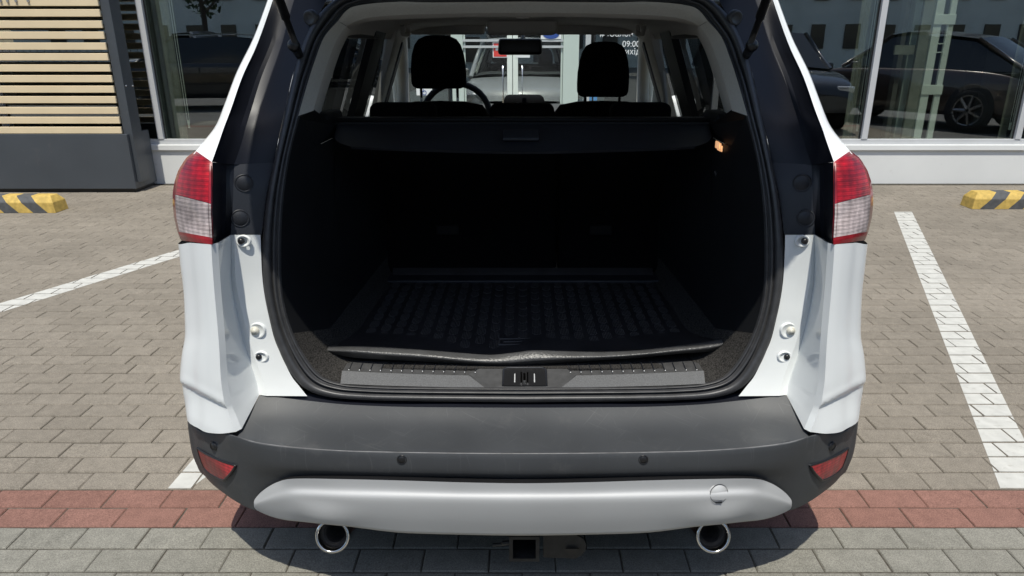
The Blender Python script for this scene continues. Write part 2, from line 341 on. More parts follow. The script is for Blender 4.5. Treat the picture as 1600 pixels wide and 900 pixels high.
def solid_poly(bm, pts, thick):         # pts: planar outline, extruded by the vector thick
    a = [bm.verts.new(p) for p in pts]; b = [bm.verts.new(Vector(p) + Vector(thick)) for p in pts]
    bm.faces.new(a); bm.faces.new(list(reversed(b))); n = len(pts)
    for i in range(n): bm.faces.new((a[i], b[i], b[(i + 1) % n], a[(i + 1) % n]))
def quad(bm, *p):
    bm.faces.new([bm.verts.new(x) for x in p])
def fixn(bm): bmesh.ops.recalc_face_normals(bm, faces=bm.faces)
def textobj(name, s, size, loc, m, extr=0.002, align='LEFT', parent=None, **kw):
    cu = bpy.data.curves.new(name, 'FONT'); cu.body = s; cu.size = size; cu.extrude = extr; cu.align_x = align
    t = bpy.data.objects.new(name, cu); COL.objects.link(t)
    bpy.context.view_layer.update()
    me = bpy.data.meshes.new_from_object(t); bpy.data.objects.remove(t)
    me.transform(Matrix.Translation(Vector(loc)) @ Matrix.Rotation(R(90), 4, 'X'))
    o = link(name, me, m, parent)
    for k, v in kw.items(): o[k] = v
    return o

# ------------------------------------------------------------------ ground and paving
gb = bx(-400, 400, -400, 500, -1.0, -0.030); g = obj('ground', gb, M['asphalt'], kind='structure')
Yb = G(800, 823).y; Yt = G(800, 764).y; PIT = (Yt - Yb) / 2; BL = 0.2005; JT = 0.0036; JY = 0.0062
anch = {-1: (43, 823), -2: (62, 854), -3: (82, 888), 0: (15, 792), 1: (92.5, 764), 2: (61, 738.2), 3: (47, 715.3), 4: (32.5, 693.6), 5: (21, 673), 6: (82, 654)}
def row_off(k):
    if k in anch:
        u, h, dn = ray(*anch[k]); return (u * HCAM / dn) % BL
    return (row_off(6) + 0.5 * BL * (k - 6) + 0.02 * math.sin(k * 2.7)) % BL
def brick_mesh(name, sx, sy, seed):
    rnd = random.Random(seed); bm = bmesh.new(); c = 0.0032; rings = []
    tw = rnd.uniform(-.0004, .0004)
    for (ins, z) in ((0, -0.028), (0, -0.0035), (c, tw)):
        rings.append([bm.verts.new((sxx * (sx / 2 - ins), syy * (sy / 2 - ins), z + (rnd.uniform(-.0005, .0005) if z > -.001 else 0))) for sxx, syy in ((-1, -1), (1, -1), (1, 1), (-1, 1))])
    for i in range(2):
        for k in range(4): bm.faces.new((rings[i][k], rings[i][(k + 1) % 4], rings[i + 1][(k + 1) % 4], rings[i + 1][k]))
    bm.faces.new(rings[2])
    me = bpy.data.meshes.new(name); bm.to_mesh(me); bm.free(); return me
zones = [('grey_paving', 'brick_grey', -9, -1), ('red_paving_band', 'brick_red', 0, 1), ('brown_paving', 'brick_warm', 2, 62)]
all_bricks = []
XW = 6.6
for zi, (nm, mk_, k0, k1) in enumerate(zones):
    y0 = Yb + k0 * PIT; y1 = min(Yb + (k1 + 1) * PIT, 7.845)
    root = obj(nm, bx(-XW, XW, y0 + (0.001 if zi else 0), y1, -0.0295, -0.0060), M['sand'], kind='structure')
    var = [brick_mesh('brick', BL - JT, PIT - JY, s + 10 * zi) for s in range(5)]
    for me in var: me.materials.append(M[mk_])
    items = []
    for k in range(k0, k1 + 1):
        yc = Yb + (k + 0.5) * PIT
        if yc + PIT / 2 > y1 + 0.01: continue
        o_ = row_off(k); i0 = int(-XW / BL) - 1
        for i in range(i0, -i0 + 1):
            x = o_ + i * BL + BL / 2
            if abs(x) > XW - BL / 2: continue
            items.append((x, yc))
    def score(it):
        q = proj((it[0], it[1], 0))
        if q is None: return 99
        vis = -30 < q[0] < 1630 and -10 < q[1] < 925 and not (430 < q[0] < 1200 and q[1] < 800)
        return it[1] * 0.0 + (Vector((it[0], it[1], -HCAM)).length if vis else 50 + abs(it[1]))
    items.sort(key=score)
    bm = bmesh.new()
    for j, (x, y) in enumerate(items):
        jx = random.uniform(-.0013, .0013); jy = random.uniform(-.0008, .0008); jz = random.uniform(-.0016, 0.0002); jr = random.uniform(-.006, .006)
        all_bricks.append((x + jx, y + jy, jz, jr))
        if j < 300 and score((x, y)) < 45:
            o = bpy.data.objects.new('brick', random.choice(var)); COL.objects.link(o)
            o.location = (x + jx, y + jy, jz); o.rotation_euler = (random.uniform(-.004, .004), random.uniform(-.003, .003), jr); o.parent = root
        else:
            sx = (BL - JT) / 2; sy = (PIT - JY) / 2; c = 0.0032; rg = []
            rot = Matrix.Rotation(jr, 3, 'Z')
            for ins, z in ((0, -0.028), (0, -0.0035), (c, 0)):
                rg.append([bm.verts.new(rot @ Vector((a * (sx - ins), b * (sy - ins), 0)) + Vector((x + jx, y + jy, jz + z))) for a, b in ((-1, -1), (1, -1), (1, 1), (-1, 1))])
            for q in range(2):
                for k in range(4): bm.faces.new((rg[q][k], rg[q][(k + 1) % 4], rg[q + 1][(k + 1) % 4], rg[q + 1][k]))
            bm.faces.new(rg[2])
    obj('brick_field', bm, M[mk_], root, kind='stuff')

def clip(poly, a, b):                   # keep the left side of a->b
    out = []
    for i in range(len(poly)):
        p, q = poly[i], poly[(i + 1) % len(poly)]
        sp = (b[0] - a[0]) * (p[1] - a[1]) - (b[1] - a[1]) * (p[0] - a[0]); sq = (b[0] - a[0]) * (q[1] - a[1]) - (b[1] - a[1]) * (q[0] - a[0])
        if sp >= 0: out.append(p)
        if sp * sq < 0:
            t = sp / (sp - sq); out.append((p[0] + (q[0] - p[0]) * t, p[1] + (q[1] - p[1]) * t))
    return out
def stripe(poly, label):
    bm = bmesh.new(); xs = [p[0] for p in poly]; ys = [p[1] for p in poly]
    for (x, y, z, r) in all_bricks:
        if x < min(xs) - .15 or x > max(xs) + .15 or y < min(ys) - .1 or y > max(ys) + .1: continue
        sx = (BL - JT) / 2 - .0024; sy = (PIT - JY) / 2 - .0018; cs, sn = math.cos(r), math.sin(r)
        q = [(x + cs * a * sx - sn * b * sy, y + sn * a * sx + cs * b * sy) for a, b in ((-1, -1), (1, -1), (1, 1), (-1, 1))]
        for i in range(len(poly)): 
            q = clip(q, poly[i], poly[(i + 1) % len(poly)])
            if len(q) < 3: break
        if len(q) >= 3:
            vs = [bm.verts.new((p[0], p[1], z + .0012)) for p in q]; lo = [bm.verts.new((p[0], p[1], z - .0015)) for p in q]
            bm.faces.new(vs)
            for i in range(len(q)): bm.faces.new((lo[i], lo[(i + 1) % len(q)], vs[(i + 1) % len(q)], vs[i]))
    obj('parking_line', bm, M['line_paint'], label=label, cat='parking line', group='white parking lines on the paving')
def g2(px, py): p = G(px, py); return (p.x, p.y)
a = g2(1563, 763.5); b = g2(1638, 763.5); c = g2(1425, 331); d = g2(1397, 331)
stripe([a, b, c, d], 'long white parking line on the right, running from the red band to the windows')
a = g2(0, 488); b = g2(280, 401); c = g2(280, 390); d = g2(0, 474)
def ext(p, q, t): return (p[0] + (q[0] - p[0]) * t, p[1] + (q[1] - p[1]) * t)
stripe([ext(a, b, -1.0), ext(a, b, 1.7), ext(d, c, 1.7), ext(d, c, -1.0)], 'slanting white parking line that runs behind the left tail lamp of the white car')
a = g2(262, 763.5); b = g2(337, 763.5)
stripe([a, b, (b[0] + .08, b[1] + .45), (b[0] + 0.9, b[1] + 2.6), (a[0] + .9, a[1] + 2.6), (a[0] + .01, a[1] + .25)], 'white painted line end starting at the red band under the left bumper corner')

# ------------------------------------------------------------------ wheel stops
def wheel_stop(x0, yf, length, ht, label, phase):
    bm = bmesh.new(); L = length; D = 0.20; t = thing_loc = Vector((x0, yf, 0.002))
    e = 0.05
    lo = [(0, 0, 0), (L, 0, 0), (L, D, 0), (0, D, 0)]
    mi = [(.012, .004, ht * .62), (L - .012, .004, ht * .62), (L - .012, D - .004, ht * .62), (.012, D - .004, ht * .62)]
    up = [(e, .045, ht), (L - e, .045, ht), (L - e, D - .045, ht), (e, D - .045, ht)]
    rg = [[bm.verts.new(Vector(p) + Vector((phase, 0, 0))) for p in r] for r in (lo, mi, up)]
    for i in range(2):
        for k in range(4): bm.faces.new((rg[i][k], rg[i][(k + 1) % 4], rg[i + 1][(k + 1) % 4], rg[i + 1][k]))
    bm.faces.new(rg[2])
    bmesh.ops.bevel(bm, geom=[x for x in bm.edges if not x.is_boundary], offset=0.004, segments=1, affect='EDGES')
    o = obj('wheel_stop', bm, M['hazard'], label=label, cat='wheel stop', group='yellow and black concrete wheel stops')
    o.location = (x0 - phase, yf, 0.002)
    return o
p = G(1519, 327); wheel_stop(p.x, p.y, 1.7, 0.152, 'yellow and black striped wheel stop at the right edge in front of the white wall', 0.33)
p = G(87, 333); ws = wheel_stop(p.x, p.y + .2, 1.7, 0.152, 'yellow and black striped wheel stop at the left edge in front of the slatted screen', 0.33)
ws.rotation_euler[2] = math.pi; ws.location.x = p.x + 0.33

# ------------------------------------------------------------------ showroom building
YF = G(800, 287).y
bl = thing('showroom_building', 'white showroom building with tall dark glass windows and double door behind the car', 'building', (0, YF, 0))
zs = [P(817, y, YF).z for y in (235, 226, 218)]
def X(px, py, Y=None): return P(px, py, Y or YF).x
XL, XR = -11.0, 11.0; ZT = 3.1
obj('base_wall', bx(XL, XR, YF, YF + .3, 0, zs[0]), M['wall_white'], bl)
obj('window_sill', bx(XL, XR, YF - .025, YF + .1, zs[0] + .001, zs[1], .006), M['wall_white'], bl)
obj('bottom_frame', bx(XL, XR, YF + .02, YF + .10, zs[1] + .001, zs[2], .003), M['frame_white'], bl)
obj('header_wall', bx(XL, XR, YF - .05, YF + .35, ZT, 6.5), M['wall_white'], bl)
obj('roof', bx(XL, XR, YF + .351, YF + 9, 6.2, 6.5), M['wall_white'], bl)
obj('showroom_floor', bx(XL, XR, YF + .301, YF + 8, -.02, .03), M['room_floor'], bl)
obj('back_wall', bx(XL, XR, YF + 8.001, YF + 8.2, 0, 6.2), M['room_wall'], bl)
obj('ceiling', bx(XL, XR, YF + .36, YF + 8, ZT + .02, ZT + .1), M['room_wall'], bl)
for s in (-1, 1):
    obj('side_wall', bx(min(s * XR, s * (XR + .3)), max(s * XR, s * (XR + .3)), YF, YF + 8.2, 0, 6.2), M['wall_white'], bl)
mull = [X(1351.5, 218), X(1592, 218), 7.1, 8.8, X(252, 229), X(252, 229) - 1.68, -7.4, -9.0]
mull += [X(1351.5, 218) - 1.68, X(252, 229) + 1.5]
mull = sorted(mull)
doorL, doorR = X(707, 140), X(921, 140)
for mx in mull:
    obj('mullion', bx(mx - .032, mx + .032, YF + .012, YF + .11, zs[2] + .001, ZT - .001, .003), M['frame_white'], bl)
edges = [m_ for m_ in mull if m_ < doorL - .3] + [doorL] + [doorR] + [m_ for m_ in mull if m_ > doorR + .3]
edges = [XL] + edges + [XR]
for i in range(len(edges) - 1):
    x0, x1 = edges[i], edges[i + 1]
    if abs(x0 - doorL) < 1e-6: continue
    pr = thing_w = obj('window', bx(x0 + .033, x1 - .033, YF + .03, YF + .09, ZT - .07, ZT - .002), M['frame_white'], bl)
    tl = R(0.05 * math.sin(i * 2.3))
    bm = bmesh.new(); box(bm, x0 + .034, x1 - .034, YF + .055, YF + .061, zs[2] + .001, ZT - .072)
    obj('pane', bm, M['shop_glass'], pr)
    bm = bmesh.new()
    bm.free()
    for sx in (x0 + .034, x1 - .05): obj('gasket', bx(sx, sx + .016, YF + .048, YF + .05, zs[2] + .002, ZT - .073), M['plug'], pr)
# double door
dm = (X(793, 140) + X(809, 140)) / 2
obj('door_frame', bx(doorL, X(725, 140), YF - .01, YF + .1, 0.02, ZT), M['pale_green'], bl)
obj('door_frame', bx(X(879, 140), X(903, 140), YF - .01, YF + .1, 0.02, ZT), M['pale_green'], bl)
obj('door_frame', bx(X(913, 140), X(921, 140), YF - .01, YF + .1, 0.02, ZT), M['frame_white'], bl)
obj('pane', bx(X(903.3, 140), X(912.7, 140), YF + .03, YF + .036, 0.02, ZT), M['shop_glass'], bl)
zt1 = P(817, 64, YF).z; zt0 = P(817, 73, YF).z
for s, xa, xb in ((0, X(725, 140) + .004, dm - .003), (1, dm + .003, X(879, 140) - .004)):
    dr = obj('door', bx(xa, xb, YF + .01, YF + .06, 0.03, 0.13), M['pale_green'], bl)
    st = .055
    ia, ib = (xb - st, xb) if s == 0 else (xa, xa + st)
    oa, ob = (xa, xa + .02) if s == 0 else (xb - .02, xb)
    obj('door_stile', bx(ia, ib, YF + .01, YF + .06, .131, 2.25, .003), M['pale_bar'], dr)
    obj('door_stile', bx(oa, ob, YF + .01, YF + .06, .131, 2.25, .003), M['pale_green'], dr)
    ga, gb_ = (oa + .0205, ia - .0005) if s == 0 else (ib + .0005, oa - .0005)
    bm = bmesh.new(); vs = box(bm, ga, gb_, YF + .03, YF + .036, .132, 2.25)
    for v in vs: v.co.y += (v.co.z - 1.2) * 0.010
    obj('glass', bm, M['door_glass'], dr)
    bm = bmesh.new(); hx = (xb - .10) if s == 0 else (xa + .10)
    tube(bm, [(hx, YF - .0, .85), (hx, YF - .05, .87), (hx, YF - .05, 1.24), (hx, YF, 1.26)], .008, 8)
    obj('pull_handle', bm, M['chrome'], dr, True)
for zz in (zt0, zt1 + .005):
    obj('transom_bar', bx(X(725, 140) + .001, X(879, 140) - .001, YF - .008, YF + .009, zz - .012, zz + .012), M['frame_white'], bl)
# things seen inside the right window
yi = YF + .55
obj('partition', bx(X(1398, 205, yi), X(1434, 205, yi), yi, yi + .1, .03, ZT), M['pale_green'], bl)
obj('partition_post', bx(X(1384, 205, yi), X(1391, 205, yi), yi, yi + .1, .03, ZT), M['room_wall'], bl)
yj = YF + .35
lad = obj('pull_frame', bx(X(1429, 205, yj), X(1441, 205, yj), yj, yj + .03, .2, 2.8, .003), M['pale_bar'], bl)
obj('upright', bx(X(1450, 205, yj), X(1459, 205, yj), yj, yj + .03, .2, 2.8, .003), M['pale_bar'], lad)
obj('backing_post', bx(X(1412, 205, yj), X(1428, 205, yj), yj + .02, yj + .06, .1, 2.9), M['curtain'], lad)
for py in (30, 140):
    z = P(1450, py, yj).z; obj('clamp', bx(X(1428, 205, yj), X(1460, 205, yj), yj - .012, yj - .001, z - .055, z + .05, .004), M['pale_bar'], lad)
z = P(1450, 75, yj).z; bm = bmesh.new()
for zz in (z - .05, z + .04): box(bm, X(1440, 205, yj), X(1451, 205, yj), yj - .01, yj + .005, zz, zz + .01)
obj('latch', bm, M['pale_bar'], lad)
z = P(1400, 78, yj).z; obj('cross_rail', bx(X(1382, 205, yj), X(1428, 205, yj), yj + .07, yj + .1, z - .05, z + .05), M['curtain'], bl)
for px_, pe in ((1339, 205), (1577, 203), (296, 200)):
    yk = YF + .16; x = X(px_, pe, yk); bm = bmesh.new(); z0 = P(px_, pe, yk).z
    for dx in (-.012, .012): tube(bm, [(x + dx, yk, z0 + .05), (x + dx, yk, ZT)], .0035, 6)
    tube(bm, [(x, yk, z0), (x, yk, z0 + .08)], .012, 8)
    obj('blind_chain', bm, M['pale_bar'], bl)
for (pa, pb) in ((258, 292), (1318, 1338), (1562, 1574)):
    yk = YF + .25; bm = bmesh.new()
    xa, xb = X(pa, 200, yk), X(pb, 200, yk); n = 8
    row = [Vector((xa + (xb - xa) * i / n, yk + .02 * (i % 2), 0)) for i in range(n + 1)]
    grid_faces(bm, [[p + Vector((0, 0, z)) for p in row] for z in (.1, 3.0)])
    obj('curtain', bm, M['curtain'], bl)
# desks and a pale block deeper inside
for (pa, pb, zt_, yy, mm) in ((905, 945, 0.85, 1.8, 'wall_white'), (640, 700, 0.9, 1.6, 'wall_white'), (1530, 1598, 1.5, 5.5, 'room_wall')):
    bm = bx(X(pa, 140, YF + yy), X(pb, 140, YF + yy), YF + yy, YF + yy + .5, .03, zt_, .01)
    obj('reception_desk' if mm == 'wall_white' else 'inner_partition', bm, M[mm], None, label={905: 'low white desk inside the showroom right of the double door', 640: 'low white desk inside the showroom left of the double door', 1530: 'grey partition standing deep inside the right hand window'}[pa], cat='desk' if mm == 'wall_white' else 'partition')
# signs on the glass
ys = YF + .004
def sign(name, px0, py0, px1, py1, m, label, y=ys, th=.003):
    a, b = P(px0, py1, y), P(px1, py0, y)
    return obj(name, bx(a.x, b.x, y - th, y, a.z, b.z), M[m], label=label, cat='sign'), a, b
y = YF + .0095
s, a, b = sign('door_sign', 770, 66, 793, 90, 'sign_white', 'small red square notice with white border on the left door leaf', y)
obj('red_field', bx(a.x + .01, b.x - .01, y - .006, y - .0031, a.z + .01, b.z - .01), M['sign_red'], s)
obj('arrow_bar', bx(a.x + .03, a.x + .12, y - .008, y - .0061, (a.z + b.z) / 2 - .005, (a.z + b.z) / 2 + .018), M['sign_white'], s)
s, a, b = sign('door_sign', 806, 84, 828, 90, 'sign_white', 'narrow white notice below the rear view mirror on the right door leaf', y)
s, a, b = sign('brand_sign', 845, 48, 877, 61, 'sign_white', 'white sign with a blue oval emblem above the right door leaf', YF - .0095)
bm = bmesh.new(); lathe(bm, [(0, 0), (.05, 0), (.05, .003)], ((a.x + b.x) / 2, YF - .0126, (a.z + b.z) / 2 + .01), (0, -1, 0), 24)
for v in bm.verts: v.co.x = (a.x + b.x) / 2 + (v.co.x - (a.x + b.x) / 2) * 1.75
obj('oval_emblem', bm, M['sign_blue'], s)
yg = YF + .054
s, a, b = sign('access_sign', 651, 137, 675, 149, 'sign_white', 'white sticker with a wheelchair symbol low on the glass left of the door', yg)
bm = bmesh.new(); lathe(bm, [(.018, 0), (.024, 0), (.024, .002), (.018, .002)], ((a.x + b.x) / 2, yg - .0055, (a.z + b.z) / 2 - .012), (0, -1, 0), 20)
box(bm, (a.x + b.x) / 2 - .012, (a.x + b.x) / 2 - .006, yg - .006, yg - .0035, (a.z + b.z) / 2 - .005, b.z - .012)
obj('wheelchair_symbol', bm, M['sign_blue'], s)
s, a, b = sign('blue_sign', 921, 151, 933, 157, 'sign_lblue', 'small blue sticker low on the glass right of the door', yg)
s, a, b = sign('white_label', 676, 141, 683, 147, 'sign_white', 'small plain white label beside the wheelchair sticker', yg)
for (st, px, py, sz, lb) in (('#еСалон', 937, 57, .085, 'white lettering reading еСалон on the dark glass right of the door'),
                         ('09:00', 972, 73, .085, 'white opening hour lettering 09:00 on the glass right of the door'),
                         ('вихідний', 969, 85, .085, 'white lettering вихідний below the opening hour on the glass')):
    p = P(px, py, yg); textobj('glass_lettering', st, sz, (p.x, yg - .002, p.z), M['sign_white'], .001, label=lb, category='lettering', group='white lettering on the showroom glass')

# ------------------------------------------------------------------ slatted screen at the left
YS = G(100, 301).y
sc_ = thing('slatted_screen', 'anthracite framed screen of tan horizontal slats in front of the left windows', 'screen', (-5, YS, 0))
pa = P(213, 295, YS).x; pz = P(190, 210, YS).z
obj('base_panel', bx(-9.5, pa, YS, YS + .05, .04, pz, .003), M['anthracite'], sc_)
obj('plinth', bx(-9.5, pa - .03, YS + .04, YF - .06, .0, .039), M['plug'], sc_)
obj('side_panel', bx(pa - .05, pa - .002, YS + .051, YF - .057, .04, pz - .002), M['anthracite'], sc_)
cx0 = P(193, 208, YS + .05).x
obj('column', bx(cx0, pa + .035, YS + .052, YS + .24, pz - .5, 3.2, .003), M['anthracite'], sc_)
sl = [10, 57, 107, 155, 203, 250, 299, 346, 392, 438, 485, 528, 572]
zsl = [P(100, y_ * .3556, YS + .03).z for y_ in sl]; hs = .068
step = zsl[0] - zsl[1]
zsl = [zsl[0] + step * k for k in range(8, 0, -1)] + zsl
for z in zsl:
    obj('slat', bx(-9.4, cx0 - .002, YS + .02, YS + .045, z - hs / 2, z + hs / 2, .003, 1), M['wood'], sc_)
for x in (-9.4, -7.8, -6.2): obj('rail', bx(x, x + .05, YS + .046, YS + .1, pz, 3.2), M['anthracite'], sc_)
for px_ in (2, 13, 26, 45):
    p = P(px_, 3.5, YS + .02); obj('letter_stroke', bx(p.x - .011, p.x + .011, YS + .008, YS + .0195, p.z, p.z + .16), M['letter_grey'], sc_)
bm = bmesh.new()
for (a_, b_) in ((197, 134), (207.5, 134)):
    lathe(bm, [(0, .004), (.006, .003), (.008, 0)], P(a_, b_, YS + .051), (0, -1, 0), 10)
obj('screw', bm, M['chrome'], sc_)

# ------------------------------------------------------------------ the white car
car = thing('white_suv', 'white car seen from behind with its tailgate open and empty black load space', 'car', (0, 2.0, 0))
KY = 0.96
def W(x, y, z): return Vector((x, y, z))
# quarter panels
c1 = C3([(281, 378, 1.84), (285, 416, 1.84), (289.5, 455, 1.84), (291, 494, 1.835), (291, 523, 1.83), (285.5, 552, 1.82), (283, 582, 1.81), (288, 606, 1.81), (290, 625, 1.81), (294, 643, 1.81)])
_o = [(281, 378), (285, 416), (289.5, 455), (291, 494), (291, 523), (286, 552), (283.5, 582), (286, 606), (290, 625), (294, 643)]
_n = [(330, 382), (332, 416), (335, 455), (338.5, 494), (341, 523), (343, 552), (344.5, 582), (347, 608), (354, 640), (368, 675)]
_yi = [1.715, 1.713, 1.71, 1.706, 1.702, 1.698, 1.694, 1.690, 1.687, 1.680]; _yo = [1.84, 1.838, 1.836, 1.833, 1.829, 1.825, 1.821, 1.818, 1.815, 1.81]
_low = {.33: (313, 671), .68: (340, 677.5)}
def qcol(f, g):
    out = []
    for k in range(10):
        a, b = _o[k], _n[k]; x, y = a[0] + (b[0] - a[0]) * f, a[1] + (b[1] - a[1]) * f
        if k == 9: x, y = _low[f]
        out.append((x, y, _yo[k] + (_yi[k] - _yo[k]) * g))
    return C3(out)
c1 = C3([(p[0], p[1], y) for p, y in zip(_o, _yo)])
c2 = qcol(.33, .66); c2b = qcol(.68, .91)
c3 = C3([(p[0], p[1], y) for p, y in zip(_n, _yi)])
c3b = [p + Vector((.010, .016, 0)) for p in c3]
c4 = C3([(361, 367, 1.86), (361.5, 400, 1.86), (362, 435, 1.858), (366, 465, 1.855), (372, 494, 1.85), (379, 524, 1.845), (387, 553, 1.84), (396, 580, 1.83), (402, 600, 1.82), (405, 617, 1.81)])
c4c = C3([(366, 367, 1.852), (367, 400, 1.852), (368, 435, 1.850), (373, 465, 1.848), (380, 494, 1.843), (387, 524, 1.838), (396, 553, 1.832), (406, 580, 1.824), (413, 602, 1.815), (417, 618.5, 1.805)])
c5 = C3([(407, 367, 1.878), (408, 400, 1.874), (410, 435, 1.870), (414, 465, 1.864), (420, 494, 1.858), (429, 530, 1.852), (441, 558, 1.846), (455, 587, 1.838), (468, 604, 1.832), (480, 619, 1.826)])
c0 = [Vector((p.x - .008, 2.05, p.z)) for p in c1]; c00 = [Vector((p.x - .004, 2.35, p.z)) for p in c1]
def pair(name, build, m, parent, **kw):           # left part from build(bm), right part as its mirror image
    bm = bmesh.new(); build(bm)
    b2 = bm.copy()
    for v in b2.verts: v.co.x *= -1
    bmesh.ops.reverse_faces(b2, faces=b2.faces)
    return obj(name, bm, m, parent, True, weld=True, sharp=18, **kw), obj(name, b2, m, parent, True, weld=True, sharp=18, **kw)
_loft = loft
def loftl(bm, rows, ku=4, kv=4): _loft(bm, rows, ku, kv, mirror=False)
def b_quarter(body):
  loft = loftl
  loft(body, [c00, c0, c1, c2, c2b, c3], 9, 6)
  loft(body, [c3, c3b], 9, 1)
  loft(body, [c3b, c4], 9, 1)
  loft(body, [c4, c4c], 9, 1)
  loft(body, [c4c, c5], 9, 3)
  for v in body.verts:                             # pressed step across the lower corner
    if v.co.z < .75 and v.co.y < 1.76:
      q = proj(v.co); t_ = q[1] - (602 + (q[0] - 287) * .52)
      if 264 < q[0] < 372:
        a_ = min(max((t_ + 4) / 8, 0), 1); a_ = a_ * a_ * (3 - 2 * a_); f_ = min(max((45 - t_) / 40, 0), 1)
        e_ = min(max((372 - q[0]) / 30, 0), 1)
        v.co.y += .008 * a_ * f_ * e_ - .002 * math.exp(-((t_ + 7) / 7) ** 2)
pair('quarter_panel', b_quarter, M['white'], car)
# white shoulder strips above the lamps up to the roof
so = C3([(423, -8, 2.28), (399, 57, 2.21), (373, 110, 2.13), (355.6, 156, 2.06), (341, 192, 2.0), (322, 217, 1.94), (305, 237, 1.87)])
si = C3([(429, -8, 2.22), (403, 66, 2.13), (379, 119, 2.05), (361, 170, 1.97), (350, 199, 1.91), (341, 225, 1.86), (331, 253, 1.80)])
sm = C3([(426, -8, 2.235), (400.5, 62, 2.15), (375.5, 115, 2.07), (357, 164, 1.99), (343, 199, 1.925), (328, 225, 1.87), (313, 247, 1.82)])
sf = [Vector((p.x - .02, p.y + .25, p.z + .0)) for p in so]
pair('shoulder_panel', lambda b: loftl(b, [sf, so, sm, si], 5, 4), M['white'], car)
body = bmesh.new()
obj_roofz = 1.64
# roof, side panels and nose
roof = []
for (y, z, xw) in ((2.135, 1.605, .60), (2.2, 1.635, .62), (2.6, 1.665, .625), (3.2, 1.672, .62), (3.75, 1.64, .585)):
    roof.append([W(-xw - .035, y, z - .055), W(-xw, y, z - .018), W(-xw * .6, y, z), W(0, y, z + .008)])
roof = [symrow(r) for r in roof]
loft(body, roof, 3, 4, mirror=False); obj('roof_panel', body, M['white'], car, True)
def side_sec(y, k, zb):
    return [W(-(.80) * k, y, zb), W(-.875 * k, y, zb - .06), W(-.905 * k, y, zb - .18), W(-.918 * k, y, .75), W(-.915 * k, y, .60), W(-.90 * k, y, .42), W(-.86 * k, y, .25)]
secs = [side_sec(2.2, .995, 1.10), side_sec(2.8, 1, 1.08), side_sec(3.6, 1.0, 1.06), side_sec(4.6, 1.0, 1.04), side_sec(5.3, .97, .98), side_sec(5.8, .88, .90), side_sec(6.02, .70, .80), side_sec(6.08, .30, .74), side_sec(6.09, 0.0, .72)]
pair('side_panel', lambda b: loftl(b, secs, 2, 4), M['white'], car)
body = bmesh.new()
hood = [symrow([W(-.78, 4.62, 1.06), W(-.5, 4.66, 1.075), W(0, 4.72, 1.085)]), symrow([W(-.775, 5.3, .985), W(-.45, 5.3, 1.03), W(0, 5.3, 1.04)]), symrow([W(-.70, 5.8, .90), W(-.4, 5.86, .93), W(0, 5.9, .94)]), symrow([W(-.5, 6.03, .79), W(-.3, 6.08, .80), W(0, 6.09, .80)])]
loft(body, hood, 3, 4, mirror=False); obj('bonnet', body, M['white'], car, True)
for s in (-1, 1):                                    # window pillars outside
    body = bmesh.new(); tube(body, [(s * .64, 3.75, 1.60), (s * .72, 4.2, 1.36), (s * .79, 4.66, 1.07)], .035, 8); obj('front_pillar', body, M['white'], car, True)
# lower floor pan, dark
obj('underbody', bx(-.80, .80, 1.85, 5.7, .26, .30), M['plug'], car)
# glasses
gm = bmesh.new(); gr = [symrow([W(-.60, 3.76, 1.60), W(-.35, 3.74, 1.625), W(0, 3.73, 1.63)]), symrow([W(-.70, 4.2, 1.35), W(-.4, 4.24, 1.37), W(0, 4.26, 1.375)]), symrow([W(-.76, 4.63, 1.08), W(-.45, 4.68, 1.09), W(0, 4.72, 1.10)])]
loft(gm, gr, 3, 3, mirror=False); obj('windscreen', gm, M['wind_glass'], car, True)
def side(y, t, off=0): return W(-(.80 + (.62 - .80) * t) + off, y, 1.09 + (1.585 - 1.09) * t)
def sidestrip(bm, ya0, yb0, ya1, yb1, t0=0, t1=1, off=0, s=-1):
    pts = [side(ya0, t0, off), side(yb0, t0, off), side(yb1, t1, off), side(ya1, t1, off)]
    if s > 0: pts = [mir(p) for p in pts]
    quad(bm, *pts)
for s in (-1, 1):
    for (a_, b_, c_, d_, mm) in ((2.2, 2.98, 2.32, 2.95, 'tint_glass'), (3.02, 3.58, 3.02, 3.56, 'tint_glass'), (3.66, 4.6, 3.64, 3.9, 'side_glass')):
        bm = bmesh.new(); sidestrip(bm, a_, b_, c_, d_, off=.0, s=s); obj('side_window', bm, M[mm], car)
    bm = bmesh.new()
    x0 = .60
    def pil(ya0, yb0, ya1, yb1, t0, t1, off, th=.03):
        pts = [side(ya0, t0, off), side(yb0, t0, off), side(yb1, t1, off), side(ya1, t1, off)]
        if s > 0: pts = [mir(p) for p in pts]
        solid_poly(bm, pts, (-s * th, 0, 0))
    pil(2.98, 3.18, 2.94, 3.16, 0, 1, .035)
    fixn(bm); obj('pillar_cover', bm, M['trim_black'], car)
    bm = bmesh.new(); pil(3.42, 3.54, 3.30, 3.52, 0, 1, .05); fixn(bm); obj('belt_pillar', bm, M['liner'], car)
    bm = bmesh.new(); pil(3.545, 3.62, 3.525, 3.62, 0, 1, .03); pil(3.10, 4.4, 3.1, 4.4, -.12, .02, .03); pil(3.72, 3.78, 3.70, 3.76, 0, 1, .03); fixn(bm); obj('door_frame', bm, M['trim_black'], car)
    bm = bmesh.new(); tube(bm, [(s * .595, 3.62, 1.56), (s * .655, 4.0, 1.40), (s * .74, 4.5, 1.12)], .035, 10); obj('front_pillar_trim', bm, M['beige'], car, True)
    bm = bmesh.new(); tube(bm, [W(s * .62, 3.40, 1.50), W(s * .64, 3.36, 1.35), W(s * .67, 3.3, 1.12)], .012, 6); obj('seat_belt', bm, M['liner'], car)
